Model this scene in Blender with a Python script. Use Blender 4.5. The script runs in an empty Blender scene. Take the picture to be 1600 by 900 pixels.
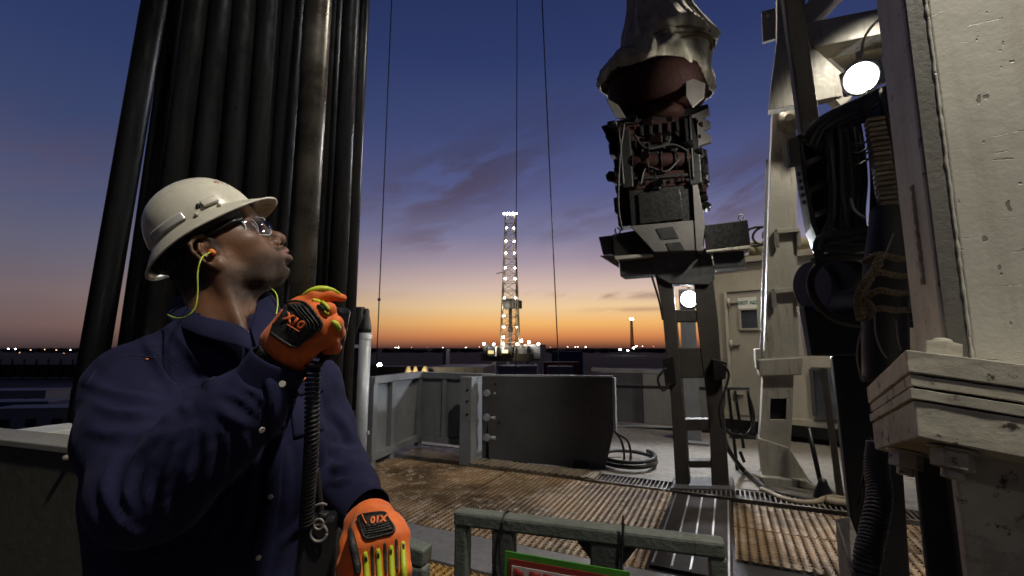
import bpy, bmesh, math, random
import numpy as np
from mathutils import Vector, Matrix, noise
from mathutils.bvhtree import BVHTree
R = math.radians
scene = bpy.context.scene
C = scene.collection
# ------------------------------------------------------------------ camera
CAM_H = 1.45
FPX = 1600 * 16 / 36.0
PITCH = math.atan(93 / FPX)
cam_d = bpy.data.cameras.new('camera'); cam = bpy.data.objects.new('camera', cam_d); C.objects.link(cam)
cam_d.lens = 16; cam_d.sensor_width = 36; cam_d.clip_start = 0.05; cam_d.clip_end = 20000
cam.location = (0, 0, CAM_H); cam.rotation_euler = (R(90) + PITCH, 0, 0)
cam_d.dof.use_dof = True; cam_d.dof.focus_distance = 0.92; cam_d.dof.aperture_fstop = 8.0
scene.camera = cam
# ------------------------------------------------------------------ colour, world
scene.view_settings.view_transform = 'Standard'; scene.view_settings.look = 'None'
scene.view_settings.exposure = 0; scene.view_settings.gamma = 1
scene.cycles.use_denoising = True
scene.cycles.max_bounces = 6; scene.cycles.diffuse_bounces = 3; scene.cycles.glossy_bounces = 3
scene.cycles.transparent_max_bounces = 8
scene.cycles.sample_clamp_indirect = 4; scene.cycles.caustics_reflective = False; scene.cycles.caustics_refractive = False
def lin(r, g, b):
    f = lambda c: (c / 255) / 12.92 if c / 255 <= 0.04045 else ((c / 255 + 0.055) / 1.055) ** 2.4
    return (f(r), f(g), f(b), 1)
world = bpy.data.worlds.new('World'); scene.world = world; world.use_nodes = True
wt = world.node_tree; wn = wt.nodes; wl = wt.links; wn.clear()
def WN(t, **k):
    n = wn.new(t)
    for a, b in k.items(): setattr(n, a, b)
    return n
def wmath(op, a, b=None, c=None):
    n = WN('ShaderNodeMath', operation=op)
    for i, v in enumerate((a, b, c)):
        if v is None: continue
        if isinstance(v, (int, float)): n.inputs[i].default_value = v
        else: wl.new(v, n.inputs[i])
    return n.outputs[0]
tc = WN('ShaderNodeTexCoord'); sx = WN('ShaderNodeSeparateXYZ'); wl.new(tc.outputs['Generated'], sx.inputs[0])
el = wmath('MULTIPLY', wmath('ARCSINE', wmath('MINIMUM', wmath('MAXIMUM', sx.outputs[2], -1.0), 1.0)), 180 / math.pi)
az = wmath('MULTIPLY', wmath('ARCTAN2', sx.outputs[0], sx.outputs[1]), 180 / math.pi)
def ramp(stops):
    n = WN('ShaderNodeValToRGB'); cr = n.color_ramp; cr.interpolation = 'EASE' if False else 'LINEAR'
    while len(cr.elements) < len(stops): cr.elements.new(0.5)
    for e, (d, c) in zip(cr.elements, stops): e.position = (d + 10) / 100.0; e.color = lin(*c)
    return n
elf = wmath('DIVIDE', wmath('ADD', el, 10), 100)
glow = ramp([(-10, (28, 22, 22)), (-.3, (46, 30, 28)), (0.2, (122, 72, 52)), (1.4, (216, 130, 68)), (3.0, (247, 182, 98)), (5, (244, 206, 152)), (7.2, (222, 192, 174)),
             (10.5, (174, 155, 168)), (14, (124, 122, 156)), (19, (88, 94, 142)), (26, (62, 73, 120)), (34, (43, 57, 104)), (42, (33, 47, 92)), (85, (20, 28, 66))])
dull = ramp([(-10, (20, 18, 20)), (-.3, (36, 28, 30)), (0.3, (80, 63, 64)), (2, (114, 90, 88)), (5, (118, 102, 106)), (9, (100, 98, 118)), (14, (78, 84, 118)),
             (20, (58, 70, 110)), (28, (43, 58, 103)), (38, (32, 47, 92)), (50, (28, 38, 80)), (85, (16, 24, 58))])
wl.new(elf, glow.inputs[0]); wl.new(elf, dull.inputs[0])
dz = wmath('ABSOLUTE', wmath('SUBTRACT', az, 9.0))
mr = WN('ShaderNodeMapRange', interpolation_type='SMOOTHSTEP'); wl.new(dz, mr.inputs[0]); mr.inputs[1].default_value = 6; mr.inputs[2].default_value = 58
mr.inputs[3].default_value = 1; mr.inputs[4].default_value = 0
mx = WN('ShaderNodeMix', data_type='RGBA'); wl.new(mr.outputs[0], mx.inputs[0]); wl.new(dull.outputs[0], mx.inputs[6]); wl.new(glow.outputs[0], mx.inputs[7])
# thin evening cloud streaks: stretched noise in azimuth / elevation, gathered in a few banks
cx = WN('ShaderNodeCombineXYZ'); 
rot = R(16)
u_ = wmath('ADD', wmath('MULTIPLY', az, math.cos(rot)), wmath('MULTIPLY', el, math.sin(rot)))
v_ = wmath('SUBTRACT', wmath('MULTIPLY', el, math.cos(rot)), wmath('MULTIPLY', az, math.sin(rot)))
wl.new(wmath('MULTIPLY', u_, 0.055), cx.inputs[0]); wl.new(wmath('MULTIPLY', v_, 0.22), cx.inputs[1])
nz = WN('ShaderNodeTexNoise'); nz.inputs['Scale'].default_value = 1.7; nz.inputs['Detail'].default_value = 6; nz.inputs['Roughness'].default_value = .62
nz.inputs['Distortion'].default_value = .35; wl.new(cx.outputs[0], nz.inputs['Vector'])
def bank(a0, e0, sa, se, amp, tilt=0.0):
    da = wmath('SUBTRACT', az, a0); de = wmath('SUBTRACT', wmath('SUBTRACT', el, e0), wmath('MULTIPLY', da, tilt))
    q = wmath('ADD', wmath('POWER', wmath('ABSOLUTE', wmath('DIVIDE', da, sa)), 2.0), wmath('POWER', wmath('ABSOLUTE', wmath('DIVIDE', de, se)), 2.0))
    return wmath('MULTIPLY', wmath('EXPONENT', wmath('MULTIPLY', q, -1.0)), amp)
banks = None
for b in [(-7, 20.5, 13, 4.6, 1.0, .32), (-10, 13.5, 6, 1.6, .75, .05), (13.5, 6.4, 8.5, .45, .95, -.03), (27, 17.5, 12, 3.6, 1.0, .3), (10, 16, 9, 2.2, .55, .25),
          (-46, 17, 14, 3.4, .45, .1), (2, 27, 14, 3, .5, .3), (16, 4.6, 6, .3, .5, 0), (-22, 6.5, 7, .5, .3, 0)]:
    o = bank(*b); banks = o if banks is None else wmath('MAXIMUM', banks, o)
cm = WN('ShaderNodeMapRange', interpolation_type='SMOOTHSTEP'); wl.new(nz.outputs[0], cm.inputs[0]); cm.inputs[1].default_value = .36; cm.inputs[2].default_value = .58
cmul = wmath('MULTIPLY', wmath('MULTIPLY', cm.outputs[0], banks), .95)
cc = ramp([(-10, (60, 40, 40)), (3, (150, 96, 72)), (6, (150, 116, 108)), (10, (122, 104, 120)), (17, (88, 76, 98)), (24, (66, 64, 94)), (40, (42, 50, 96))])
wl.new(elf, cc.inputs[0])
mx2 = WN('ShaderNodeMix', data_type='RGBA'); wl.new(cmul, mx2.inputs[0]); wl.new(mx.outputs[2], mx2.inputs[6]); wl.new(cc.outputs[0], mx2.inputs[7])
# the sky opposite the sunset and overhead is already much darker
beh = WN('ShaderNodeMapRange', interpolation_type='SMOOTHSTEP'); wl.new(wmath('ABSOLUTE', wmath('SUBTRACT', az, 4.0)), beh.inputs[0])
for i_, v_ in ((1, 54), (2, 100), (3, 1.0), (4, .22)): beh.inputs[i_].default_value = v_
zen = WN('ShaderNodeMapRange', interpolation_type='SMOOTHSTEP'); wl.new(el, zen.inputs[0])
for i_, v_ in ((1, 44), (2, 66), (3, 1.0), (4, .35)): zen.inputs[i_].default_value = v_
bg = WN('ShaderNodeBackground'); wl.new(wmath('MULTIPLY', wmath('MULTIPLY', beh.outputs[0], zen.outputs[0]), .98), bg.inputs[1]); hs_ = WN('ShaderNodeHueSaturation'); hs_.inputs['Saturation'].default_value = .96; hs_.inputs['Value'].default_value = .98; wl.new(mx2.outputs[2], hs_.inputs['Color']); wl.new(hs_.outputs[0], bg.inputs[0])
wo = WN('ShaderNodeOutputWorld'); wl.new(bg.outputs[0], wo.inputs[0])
# ------------------------------------------------------------------ lamps (the rig's own floodlights and an added rear fill; the sun has set)
def spot(name, loc, to, power, col, size=70, blend=.6, rad=.1):
    l = bpy.data.lights.new(name, 'SPOT'); l.energy = power; l.color = col; l.spot_size = R(size); l.spot_blend = blend; l.shadow_soft_size = rad
    o = bpy.data.objects.new(name, l); C.objects.link(o); o.location = loc
    o.rotation_euler = (Vector(to) - Vector(loc)).to_track_quat('-Z', 'Y').to_euler(); return o
WARM = (1.0, .93, .80); COOL = (.92, .95, 1.0)
spot('mast_floodlight_beam', (1.25, -.25, 5.1), (.0, 1.25, 1.1), 540, WARM, 96, .35, .12)
spot('derrick_floodlight_beam', (2.9, 5.7, 7.6), (2.2, 5.8, 0), 720, (1.0, .87, .68), 92, .6, .14)
spot('mast_side_floodlight_beam', (4.6, 3.5, 5.6), (3.3, 5.6, 2.3), 420, (1.0, .92, .76), 54, .5, .12)
spot('rear_fill_light', (.4, -2.6, 4.2), (1.1, 1.2, .6), 26, WARM, 60, .8, .15)  # added fill light that lifts the lower column
# ------------------------------------------------------------------ pixel rays -> points
_cp, _sp = math.cos(PITCH), math.sin(PITCH)
def ray(px, py):
    x = (px - 800) / FPX; y = (450 - py) / FPX
    return Vector((x, _cp - y * _sp, _sp + y * _cp))
CAMP = Vector((0, 0, CAM_H))
def at(px, py, Y):
    d = ray(px, py); return CAMP + d * (Y / d.y)
def on(px, py, z=0.0):
    d = ray(px, py); return CAMP + d * ((z - CAM_H) / d.z)
RA = R(25); U = Vector((math.cos(RA), -math.sin(RA), 0)); V = Vector((math.sin(RA), math.cos(RA), 0)); Z = Vector((0, 0, 1))
def W(a, b, z=0.0): return U * a + V * b + Z * z
def toab(P): return P.dot(U), P.dot(V), P.z
def proj(P):                                   # N x 3 array -> pixel x, y
    P = np.asarray(P, dtype=np.float64); x = P[:, 0]; Yv = P[:, 1]; z = P[:, 2] - CAM_H
    fw = Yv * _cp + z * _sp; up = -Yv * _sp + z * _cp
    return 800 + FPX * x / fw, 450 - FPX * up / fw
# ------------------------------------------------------------------ object helpers
def tag(o, label=None, cat=None, group=None, kind=None):
    if label: o['label'] = label
    if cat: o['category'] = cat
    if group: o['group'] = group
    if kind: o['kind'] = kind
    return o
def empty(name, loc, label=None, cat=None, group=None):
    o = bpy.data.objects.new(name, None); C.objects.link(o); o.location = loc; o.empty_display_size = .1

    return tag(o, label, cat, group)
def link_mesh(name, me, mat, parent=None, smooth=False, bevel=0, bseg=2):
    o = bpy.data.objects.new(name, me); C.objects.link(o)
    if mat is not None:
        for m in (mat if isinstance(mat, (list, tuple)) else [mat]): me.materials.append(m)
    if smooth:
        for p in me.polygons: p.use_smooth = True
    if parent is not None:
        o.parent = parent; o.matrix_parent_inverse = parent_inv(parent)
    if bevel:
        b = o.modifiers.new('bevel', 'BEVEL'); b.width = bevel; b.segments = bseg; b.limit_method = 'ANGLE'; b.angle_limit = R(35)
        b.harden_normals = False
    return o
def parent_inv(p):
    m = Matrix.Identity(4)
    while p is not None:
        m = (Matrix.LocRotScale(p.location, p.rotation_euler, p.scale) @ p.matrix_parent_inverse.inverted().inverted()) if False else m
        p = None
    return m
class MB:
    """collects solids in world space, then links them as one mesh"""
    def __init__(s): s.bm = bmesh.new(); s.smooth_faces = []
    def hull8(s, pts):
        v = [s.bm.verts.new(Vector(p)) for p in pts]
        for f in ((0, 3, 2, 1), (4, 5, 6, 7), (0, 1, 5, 4), (1, 2, 6, 5), (2, 3, 7, 6), (3, 0, 4, 7)): s.bm.faces.new([v[i] for i in f])
        return s
    def box(s, c, size, ax=None):
        c = Vector(c); a, b, d = ax or (U, V, Z)
        a, b, d = Vector(a).normalized() * size[0] / 2, Vector(b).normalized() * size[1] / 2, Vector(d).normalized() * size[2] / 2
        return s.hull8([c - a - b - d, c + a - b - d, c + a + b - d, c - a + b - d, c - a - b + d, c + a - b + d, c + a + b + d, c - a + b + d])
    def rbox(s, a0, a1, b0, b1, z0, z1):        # box in the rig's frame
        return s.box(W((a0 + a1) / 2, (b0 + b1) / 2, (z0 + z1) / 2), (abs(a1 - a0), abs(b1 - b0), abs(z1 - z0)))
    def bar(s, p0, p1, w, h, up=Z):             # rectangular bar between points
        p0, p1 = Vector(p0), Vector(p1); d = p1 - p0; L = d.length; d.normalize()
        sd = d.cross(Vector(up)); 
        if sd.length < 1e-4: sd = d.cross(Vector((1, 0, 0)))
        sd.normalize(); u2 = sd.cross(d).normalized()
        return s.box((p0 + p1) / 2, (L, w, h), (d, sd, u2))
    def prism(s, poly, vec):                    # closed outline swept along vec
        poly = [Vector(p) for p in poly]; vec = Vector(vec)
        a = [s.bm.verts.new(p) for p in poly]; b = [s.bm.verts.new(p + vec) for p in poly]
        n = len(poly)
        try:
            s.bm.faces.new(a[::-1]); s.bm.faces.new(b)
            for i in range(n): s.bm.faces.new((a[i], a[(i + 1) % n], b[(i + 1) % n], b[i]))
        except ValueError: pass
        return s
    def tube(s, pts, r, seg=12, cap=True, r1=None):
        pts = [Vector(p) for p in pts]; n = len(pts); rings = []
        t0 = (pts[1] - pts[0]).normalized(); ref = t0.orthogonal().normalized()
        for i, p in enumerate(pts):
            t = (pts[min(i + 1, n - 1)] - pts[max(i - 1, 0)]).normalized()
            ref = (ref - t * ref.dot(t)); ref = ref.normalized() if ref.length > 1e-6 else t.orthogonal().normalized()
            bi = t.cross(ref); rr = (r[i] if isinstance(r, (list, tuple)) else (r if r1 is None else r + (r1 - r) * i / (n - 1)))
            rings.append([s.bm.verts.new(p + (ref * math.cos(2 * math.pi * k / seg) + bi * math.sin(2 * math.pi * k / seg)) * rr) for k in range(seg)])
        for i in range(n - 1):
            for k in range(seg):
                f = s.bm.faces.new((rings[i][k], rings[i][(k + 1) % seg], rings[i + 1][(k + 1) % seg], rings[i + 1][k])); f.smooth = True
        if cap: s.bm.faces.new(rings[0][::-1]); s.bm.faces.new(rings[-1])
        return s
    def cyl(s, p0, p1, r, seg=20, r1=None): return s.tube([p0, p1], r, seg, True, r1)
    def ball(s, c, r, seg=14, squash=(1, 1, 1)):
        c = Vector(c); nr = max(5, seg // 2); P = lambda i, k: s.bm.verts.new(c + Vector((math.sin(math.pi * i / nr) * math.cos(2 * math.pi * k / seg) * squash[0], math.sin(math.pi * i / nr) * math.sin(2 * math.pi * k / seg) * squash[1], math.cos(math.pi * i / nr) * squash[2])) * r)
        top, bot = P(0, 0), P(nr, 0); rings = [[P(i, k) for k in range(seg)] for i in range(1, nr)]; fs = []
        for k in range(seg):
            fs.append(s.bm.faces.new((top, rings[0][k], rings[0][(k + 1) % seg]))); fs.append(s.bm.faces.new((bot, rings[-1][(k + 1) % seg], rings[-1][k])))
            for i in range(nr - 2): fs.append(s.bm.faces.new((rings[i][k], rings[i + 1][k], rings[i + 1][(k + 1) % seg], rings[i][(k + 1) % seg])))
        for f in fs: f.smooth = True
        return s
    def lathe(s, base, axis, prof, seg=32):     # prof: (r, h) pairs
        base = Vector(base); ax = Vector(axis).normalized(); e = ax.orthogonal().normalized(); g = ax.cross(e); rings = []
        for r, h in prof:
            rings.append([s.bm.verts.new(base + ax * h + (e * math.cos(2 * math.pi * k / seg) + g * math.sin(2 * math.pi * k / seg)) * max(r, 1e-4)) for k in range(seg)])
        for i in range(len(prof) - 1):
            for k in range(seg):
                f = s.bm.faces.new((rings[i][k], rings[i][(k + 1) % seg], rings[i + 1][(k + 1) % seg], rings[i + 1][k])); f.smooth = True
        s.bm.faces.new(rings[0][::-1]); s.bm.faces.new(rings[-1])
        return s
    def hexnut(s, c, axis, r, h, rot=0.0):
        ax = Vector(axis).normalized(); e = ax.orthogonal().normalized(); g = ax.cross(e)
        return s.prism([Vector(c) + (e * math.cos(math.pi / 3 * k + rot) + g * math.sin(math.pi / 3 * k + rot)) * r for k in range(6)], ax * h)
    def sheet(s, grid):                         # grid of points -> quads
        vs = [[s.bm.verts.new(Vector(p)) for p in row] for row in grid]
        for i in range(len(vs) - 1):
            for j in range(len(vs[0]) - 1):
                f = s.bm.faces.new((vs[i][j], vs[i + 1][j], vs[i + 1][j + 1], vs[i][j + 1])); f.smooth = True
        return s
    def build(s, name, mat, parent=None, bevel=0, solid=0, subsurf=0, auto=True):
        bmesh.ops.recalc_face_normals(s.bm, faces=s.bm.faces[:])
        me = bpy.data.meshes.new(name); s.bm.to_mesh(me); s.bm.free()
        loc = None
        if parent is not None:                  # keep world position: parent is an unrotated Empty or a mesh at origin
            wl_ = world_loc(parent)
            me.transform(Matrix.Translation(-wl_))
        o = bpy.data.objects.new(name, me); C.objects.link(o)
        for m in (mat if isinstance(mat, (list, tuple)) else [mat]): me.materials.append(m)
        if parent is not None: o.parent = parent
        if solid:
            q = o.modifiers.new('solid', 'SOLIDIFY'); q.thickness = solid; q.offset = 0
        if subsurf:
            q = o.modifiers.new('sub', 'SUBSURF'); q.levels = q.render_levels = subsurf
        if bevel:
            b = o.modifiers.new('bevel', 'BEVEL'); b.width = bevel; b.segments = 2; b.limit_method = 'ANGLE'; b.angle_limit = R(35)
        return o
def world_loc(o):
    v = Vector((0, 0, 0))
    while o is not None: v += o.location; o = o.parent
    return v
def spline(pts, n=10):
    pts = [Vector(p) for p in pts]; out = []
    P = [pts[0] * 2 - pts[1]] + pts + [pts[-1] * 2 - pts[-2]]
    for i in range(1, len(P) - 2):
        for k in range(n):
            t = k / n; a, b, c, d = P[i - 1], P[i], P[i + 1], P[i + 2]
            out.append(0.5 * ((2 * b) + (c - a) * t + (2 * a - 5 * b + 4 * c - d) * t * t + (3 * b - a - 3 * c + d) * t ** 3))
    out.append(pts[-1]); return out
def text_mesh(body, size, bold=.018):
    cu = bpy.data.curves.new('lettering', 'FONT'); cu.body = body; cu.size = size; cu.align_x = 'CENTER'; cu.align_y = 'CENTER'; cu.extrude = 0; cu.offset = size * bold
    o = bpy.data.objects.new('lettering', cu); C.objects.link(o); dg = bpy.context.evaluated_depsgraph_get(); me = bpy.data.meshes.new_from_object(o.evaluated_get(dg))
    bpy.data.objects.remove(o); return me
def place_text(body, size, org, ex, ey, mat, parent, name='lettering', thick=.002, sx_=1.0):
    me = text_mesh(body, size); ex, ey = Vector(ex).normalized(), Vector(ey).normalized(); wl_ = world_loc(parent) if parent else Vector()
    for v in me.vertices: v.co = Vector(org) + ex * v.co.x * sx_ + ey * v.co.y - wl_
    o = bpy.data.objects.new(name, me); C.objects.link(o); me.materials.append(mat)
    if parent: o.parent = parent
    q = o.modifiers.new('s', 'SOLIDIFY'); q.thickness = thick; q.offset = 0; return o
# ------------------------------------------------------------------ materials
class NT:
    def __init__(s, name):
        s.m = bpy.data.materials.new(name); s.m.use_nodes = True; s.t = s.m.node_tree; s.t.nodes.clear()
        s.out = s.n('ShaderNodeOutputMaterial'); s.b = s.n('ShaderNodeBsdfPrincipled'); s.t.links.new(s.b.outputs[0], s.out.inputs[0])
        s.tc = s.n('ShaderNodeTexCoord')
    def n(s, t, **k):
        x = s.t.nodes.new(t)
        for a, b in k.items(): setattr(x, a, b)
        return x
    def l(s, a, b): s.t.links.new(a, b)
    def mth(s, op, a, b=None, c=None):
        x = s.n('ShaderNodeMath', operation=op)
        for i, v in enumerate((a, b, c)):
            if v is None: continue
            if isinstance(v, (int, float)): x.inputs[i].default_value = v
            else: s.l(v, x.inputs[i])
        return x.outputs[0]
    def noise(s, scale, detail=4, rough=.55, stretch=(1, 1, 1), rot=(0, 0, 0), dist=0):
        mp = s.n('ShaderNodeMapping'); s.l(s.tc.outputs['Object'], mp.inputs[0]); mp.inputs['Scale'].default_value = stretch; mp.inputs['Rotation'].default_value = rot
        x = s.n('ShaderNodeTexNoise'); x.inputs['Scale'].default_value = scale; x.inputs['Detail'].default_value = detail; x.inputs['Roughness'].default_value = rough
        x.inputs['Distortion'].default_value = dist; s.l(mp.outputs[0], x.inputs['Vector']); return x.outputs[0]
    def step(s, v, a, b, lo=0., hi=1.):
        x = s.n('ShaderNodeMapRange', interpolation_type='SMOOTHSTEP'); s.l(v, x.inputs[0])
        x.inputs[1].default_value = a; x.inputs[2].default_value = b; x.inputs[3].default_value = lo; x.inputs[4].default_value = hi; return x.outputs[0]
    def mix(s, f, a, b):
        x = s.n('ShaderNodeMix', data_type='RGBA')
        for i, v in ((0, f), (6, a), (7, b)):
            if isinstance(v, (int, float)): x.inputs[i].default_value = v if i == 0 else (v, v, v, 1)
            elif isinstance(v, tuple): x.inputs[i].default_value = v if len(v) == 4 else (*v, 1)
            else: s.l(v, x.inputs[i])
        return x.outputs[2]
    def col(s, v):
        if isinstance(v, tuple): s.b.inputs['Base Color'].default_value = v if len(v) == 4 else (*v, 1)
        else: s.l(v, s.b.inputs['Base Color'])
        return s
    def set(s, **k):
        for a, v in k.items():
            i = s.b.inputs[a.replace('_', ' ')]
            if isinstance(v, (int, float, tuple)): i.default_value = v
            else: s.l(v, i)
        return s
    def bump(s, h, strength=.3, dist=.01):
        x = s.n('ShaderNodeBump'); x.inputs['Strength'].default_value = strength; x.inputs['Distance'].default_value = dist; s.l(h, x.inputs['Height'])
        s.l(x.outputs[0], s.b.inputs['Normal']); return s
def painted(name, base, dirt=(.09, .065, .04), wear=.5, rough=.45, scale=3.0, metal=0., grime=.5, dents=.25, fine=60):
    """old paint on steel: blotchy tone, rust-brown grime, chips, a rough hand-painted surface"""
    t = NT(name)
    big = t.noise(scale, 6, .62); sm = t.noise(scale * 9, 5, .65); fn = t.noise(fine, 4, .6)
    streak = t.noise(scale * 1.6, 5, .6, (5, 5, .5))
    c = t.mix(t.step(big, .3, .7), tuple(x * .78 for x in base), tuple(min(1, x * 1.10) for x in base))
    gm = t.mth('MULTIPLY', t.step(t.mth('ADD', t.mth('MULTIPLY', big, .5), t.mth('MULTIPLY', streak, .5)), .50, .68), grime)
    c = t.mix(gm, c, dirt)
    chip = t.mth('MULTIPLY', t.step(t.mth('ADD', t.mth('MULTIPLY', sm, .7), t.mth('MULTIPLY', fn, .3)), .66 - .06 * wear, .69 - .05 * wear), wear)
    c = t.mix(chip, c, (.045, .03, .022)); t.col(c)
    t.set(Roughness=t.step(sm, .3, .7, rough - .1, rough + .18), Metallic=metal)
    t.bump(t.mth('ADD', t.mth('MULTIPLY', sm, .6), t.mth('MULTIPLY', fn, .25)), dents, .012)
    return t.m
def plain(name, c, rough=.5, metal=0., bump=0, bscale=40, var=.15, spec=None):
    t = NT(name); n = t.noise(bscale, 5, .6); n2 = t.noise(max(1.0, bscale / 7), 4, .6)
    t.col(t.mix(t.step(n2, .3, .7), tuple(x * (1 - var) for x in c), tuple(min(1, x * (1 + var)) for x in c)))
    t.set(Roughness=t.step(n2, .3, .7, max(.04, rough - .08), min(1, rough + .1)), Metallic=metal)
    if spec is not None: t.set(Specular_IOR_Level=spec)
    if bump: t.bump(n, bump, .006)
    return t.m
def emit(name, c, s):
    t = NT(name); t.col((.8, .8, .8)); t.b.inputs['Emission Color'].default_value = (*c, 1); t.b.inputs['Emission Strength'].default_value = s; return t.m
M = {}
# ================================================================== SETTING
M['soil'] = plain('dark_soil', (.030, .024, .020), .95, bump=.3, bscale=.02, var=.5)
M['slab'] = painted('greasy_steel_floor', (.16, .145, .13), (.05, .035, .022), .3, .42, 1.2, .35, .8, .35, 40)
M['plate'] = painted('worn_grey_plate', (.22, .21, .20), (.07, .05, .035), .5, .45, 2.2, .2, .6, .3, 70)
M['pad'] = painted('light_steel_deck', (.18, .165, .145), (.07, .052, .035), .5, .55, 1.3, 0, .9, .35, 30)
rnd = random.Random(7)
def flat(name, x0, x1, y0, y1, z, mat, kind='structure'):
    mb = MB(); mb.hull8([(x0, y0, z - .5), (x1, y0, z - .5), (x1, y1, z - .5), (x0, y1, z - .5), (x0, y0, z), (x1, y0, z), (x1, y1, z), (x0, y1, z)])
    return tag(mb.build(name, mat), kind=kind)
GZ = -9.0
flat('ground', -6000, 6000, -200, 9000, GZ, M['soil'])
# access road and gravel pad round the wells
M['gravel'] = plain('pale_gravel', (.075, .066, .058), .95, bump=.5, bscale=3, var=.35)
mb = MB(); mb.hull8([(-120, 20, GZ + .004), (80, 20, GZ + .004), (100, 210, GZ + .004), (-140, 210, GZ + .004), (-120, 20, GZ + .02), (80, 20, GZ + .02), (100, 210, GZ + .02), (-140, 210, GZ + .02)])
tag(mb.build('gravel_pad', M['gravel']), kind='structure')
# rig floor: one thick deck
mb = MB(); mb.rbox(-4.6, 5.5, -4, 9.3, -.42, 0); tag(mb.build('rig_floor', M['slab']), kind='structure')
mb = MB(); mb.rbox(-4.35, -1.9, 5.85, 9.1, .002, .012); tag(mb.build('deck_plate', M['plate']), kind='structure')
mb = MB(); mb.rbox(-1.9, 5.4, 5.32, 9.1, .004, .016); tag(mb.build('deck_plate', M['pad']), kind='structure')
mb = MB(); mb.rbox(-4.5, .55, 2.74, 3.2, .004, .036); tag(mb.build('deck_walkway_plate', M['plate'], bevel=.004), kind='structure')
mb = MB(); mb.rbox(.62, 5.4, 2.2, 3.62, .004, .036); tag(mb.build('deck_walkway_plate', M['plate'], bevel=.004), kind='structure')

def rust_grip(name, base, tint):
    t = NT(name); a = t.noise(1.3, 5, .6); b = t.noise(9, 5, .65); f = t.noise(60, 3, .6)
    c = t.mix(t.step(a, .38, .6), tuple(x * .35 for x in base), base)
    c = t.mix(t.step(b, .48, .66), c, tint); t.col(c)
    t.set(Roughness=t.step(b, .3, .7, .5, .8), Metallic=.15, Specular_IOR_Level=.35); t.bump(f, .3, .004); return t.m
M['grip_brown'] = rust_grip('rusty_grip_steel', (.27, .175, .095), (.36, .29, .22))
M['grip_yellow'] = rust_grip('yellow_painted_grip_steel', (.42, .24, .055), (.24, .15, .09))
M['under'] = plain('oil_and_shade_black', (.008, .007, .006), .5)  # black for oily parts and for shade painted into holes
def grating(a0, a1, b0, b1, z, mat, ca=.052, cb=.040, name='floor_grating'):
    """plank of grip grating: every cell a diamond hole with serrated raised edges"""
    bm = bmesh.new(); na = max(1, int(round((a1 - a0) / ca))); nb = max(1, int(round((b1 - b0) / cb))); ca = (a1 - a0) / na; cb = (b1 - b0) / nb
    for i in range(na):
        for j in range(nb):
            x = a0 + i * ca + ca / 2; y = b0 + j * cb + cb / 2; zz = z + rnd.uniform(-.0008, .0008)
            o = [bm.verts.new(W(x + sx_ * ca / 2, y + sy_ * cb / 2, z)) for sx_, sy_ in ((-1, -1), (1, -1), (1, 1), (-1, 1))]
            n = [bm.verts.new(W(x + dx * ca, y + dy * cb, zz + h)) for dx, dy, h in ((0, -.36, .0115), (.30, 0, .002), (0, .36, .0115), (-.30, 0, .002))]
            m0, m1, m2, m3 = n
            bm.faces.new((o[0], o[1], m0)); bm.faces.new((o[1], m1, m0)); bm.faces.new((o[1], o[2], m1)); bm.faces.new((o[2], m2, m1))
            bm.faces.new((o[2], o[3], m2)); bm.faces.new((o[3], m3, m2)); bm.faces.new((o[3], o[0], m3)); bm.faces.new((o[0], m0, m3))
    me = bpy.data.meshes.new(name); bm.to_mesh(me); bm.free(); me.materials.append(mat)
    o = bpy.data.objects.new(name, me); C.objects.link(o); q = o.modifiers.new('s', 'SOLIDIFY'); q.thickness = .003; q.offset = -1
    return tag(o, kind='structure')
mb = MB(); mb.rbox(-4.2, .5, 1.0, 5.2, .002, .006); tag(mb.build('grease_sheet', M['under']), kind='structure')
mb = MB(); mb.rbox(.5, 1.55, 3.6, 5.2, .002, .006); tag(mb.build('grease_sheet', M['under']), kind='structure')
k = 0
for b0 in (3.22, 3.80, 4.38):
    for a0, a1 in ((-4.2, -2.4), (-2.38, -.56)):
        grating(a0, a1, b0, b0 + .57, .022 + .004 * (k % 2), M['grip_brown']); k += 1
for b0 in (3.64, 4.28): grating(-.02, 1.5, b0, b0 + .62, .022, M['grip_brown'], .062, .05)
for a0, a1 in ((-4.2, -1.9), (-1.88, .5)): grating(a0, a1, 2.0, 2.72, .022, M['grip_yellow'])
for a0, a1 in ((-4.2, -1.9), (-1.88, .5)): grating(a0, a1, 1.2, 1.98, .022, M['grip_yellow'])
# smooth wear strips in front of the column
M['wearstrip'] = plain('dark_worn_plate', (.040, .034, .032), .9, 0, .2, 25, .4, .15)
M['rub'] = plain('polished_edge', (.26, .24, .22), .5, .3)
mb = MB(); mb.rbox(-.54, -.04, 3.3, 4.93, .006, .03); tag(mb.build('wear_plate', M['wearstrip']), kind='structure')
mb = MB()
for a in (-.52, -.40, -.285, -.17, -.06): mb.rbox(a - .006, a + .006, 3.32, 4.9, .03, .040)
tag(mb.build('wear_strip_edges', M['rub']), kind='structure')
# slotted drain channel along the back of the gratings
mb = MB(); mb.rbox(-1.45, 2.3, 4.95, 4.975, .004, .05); mb.rbox(-1.45, 2.3, 5.24, 5.265, .004, .05)
a = -1.43
while a < 2.28: mb.rbox(a, a + .014, 4.975, 5.24, .012, .048); a += .042
tag(mb.build('drain_grate', M['slab']), kind='structure')
mb = MB(); mb.rbox(-1.45, 2.3, 4.976, 5.239, .002, .008); tag(mb.build('drain_bottom', M['under']), kind='structure')

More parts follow.
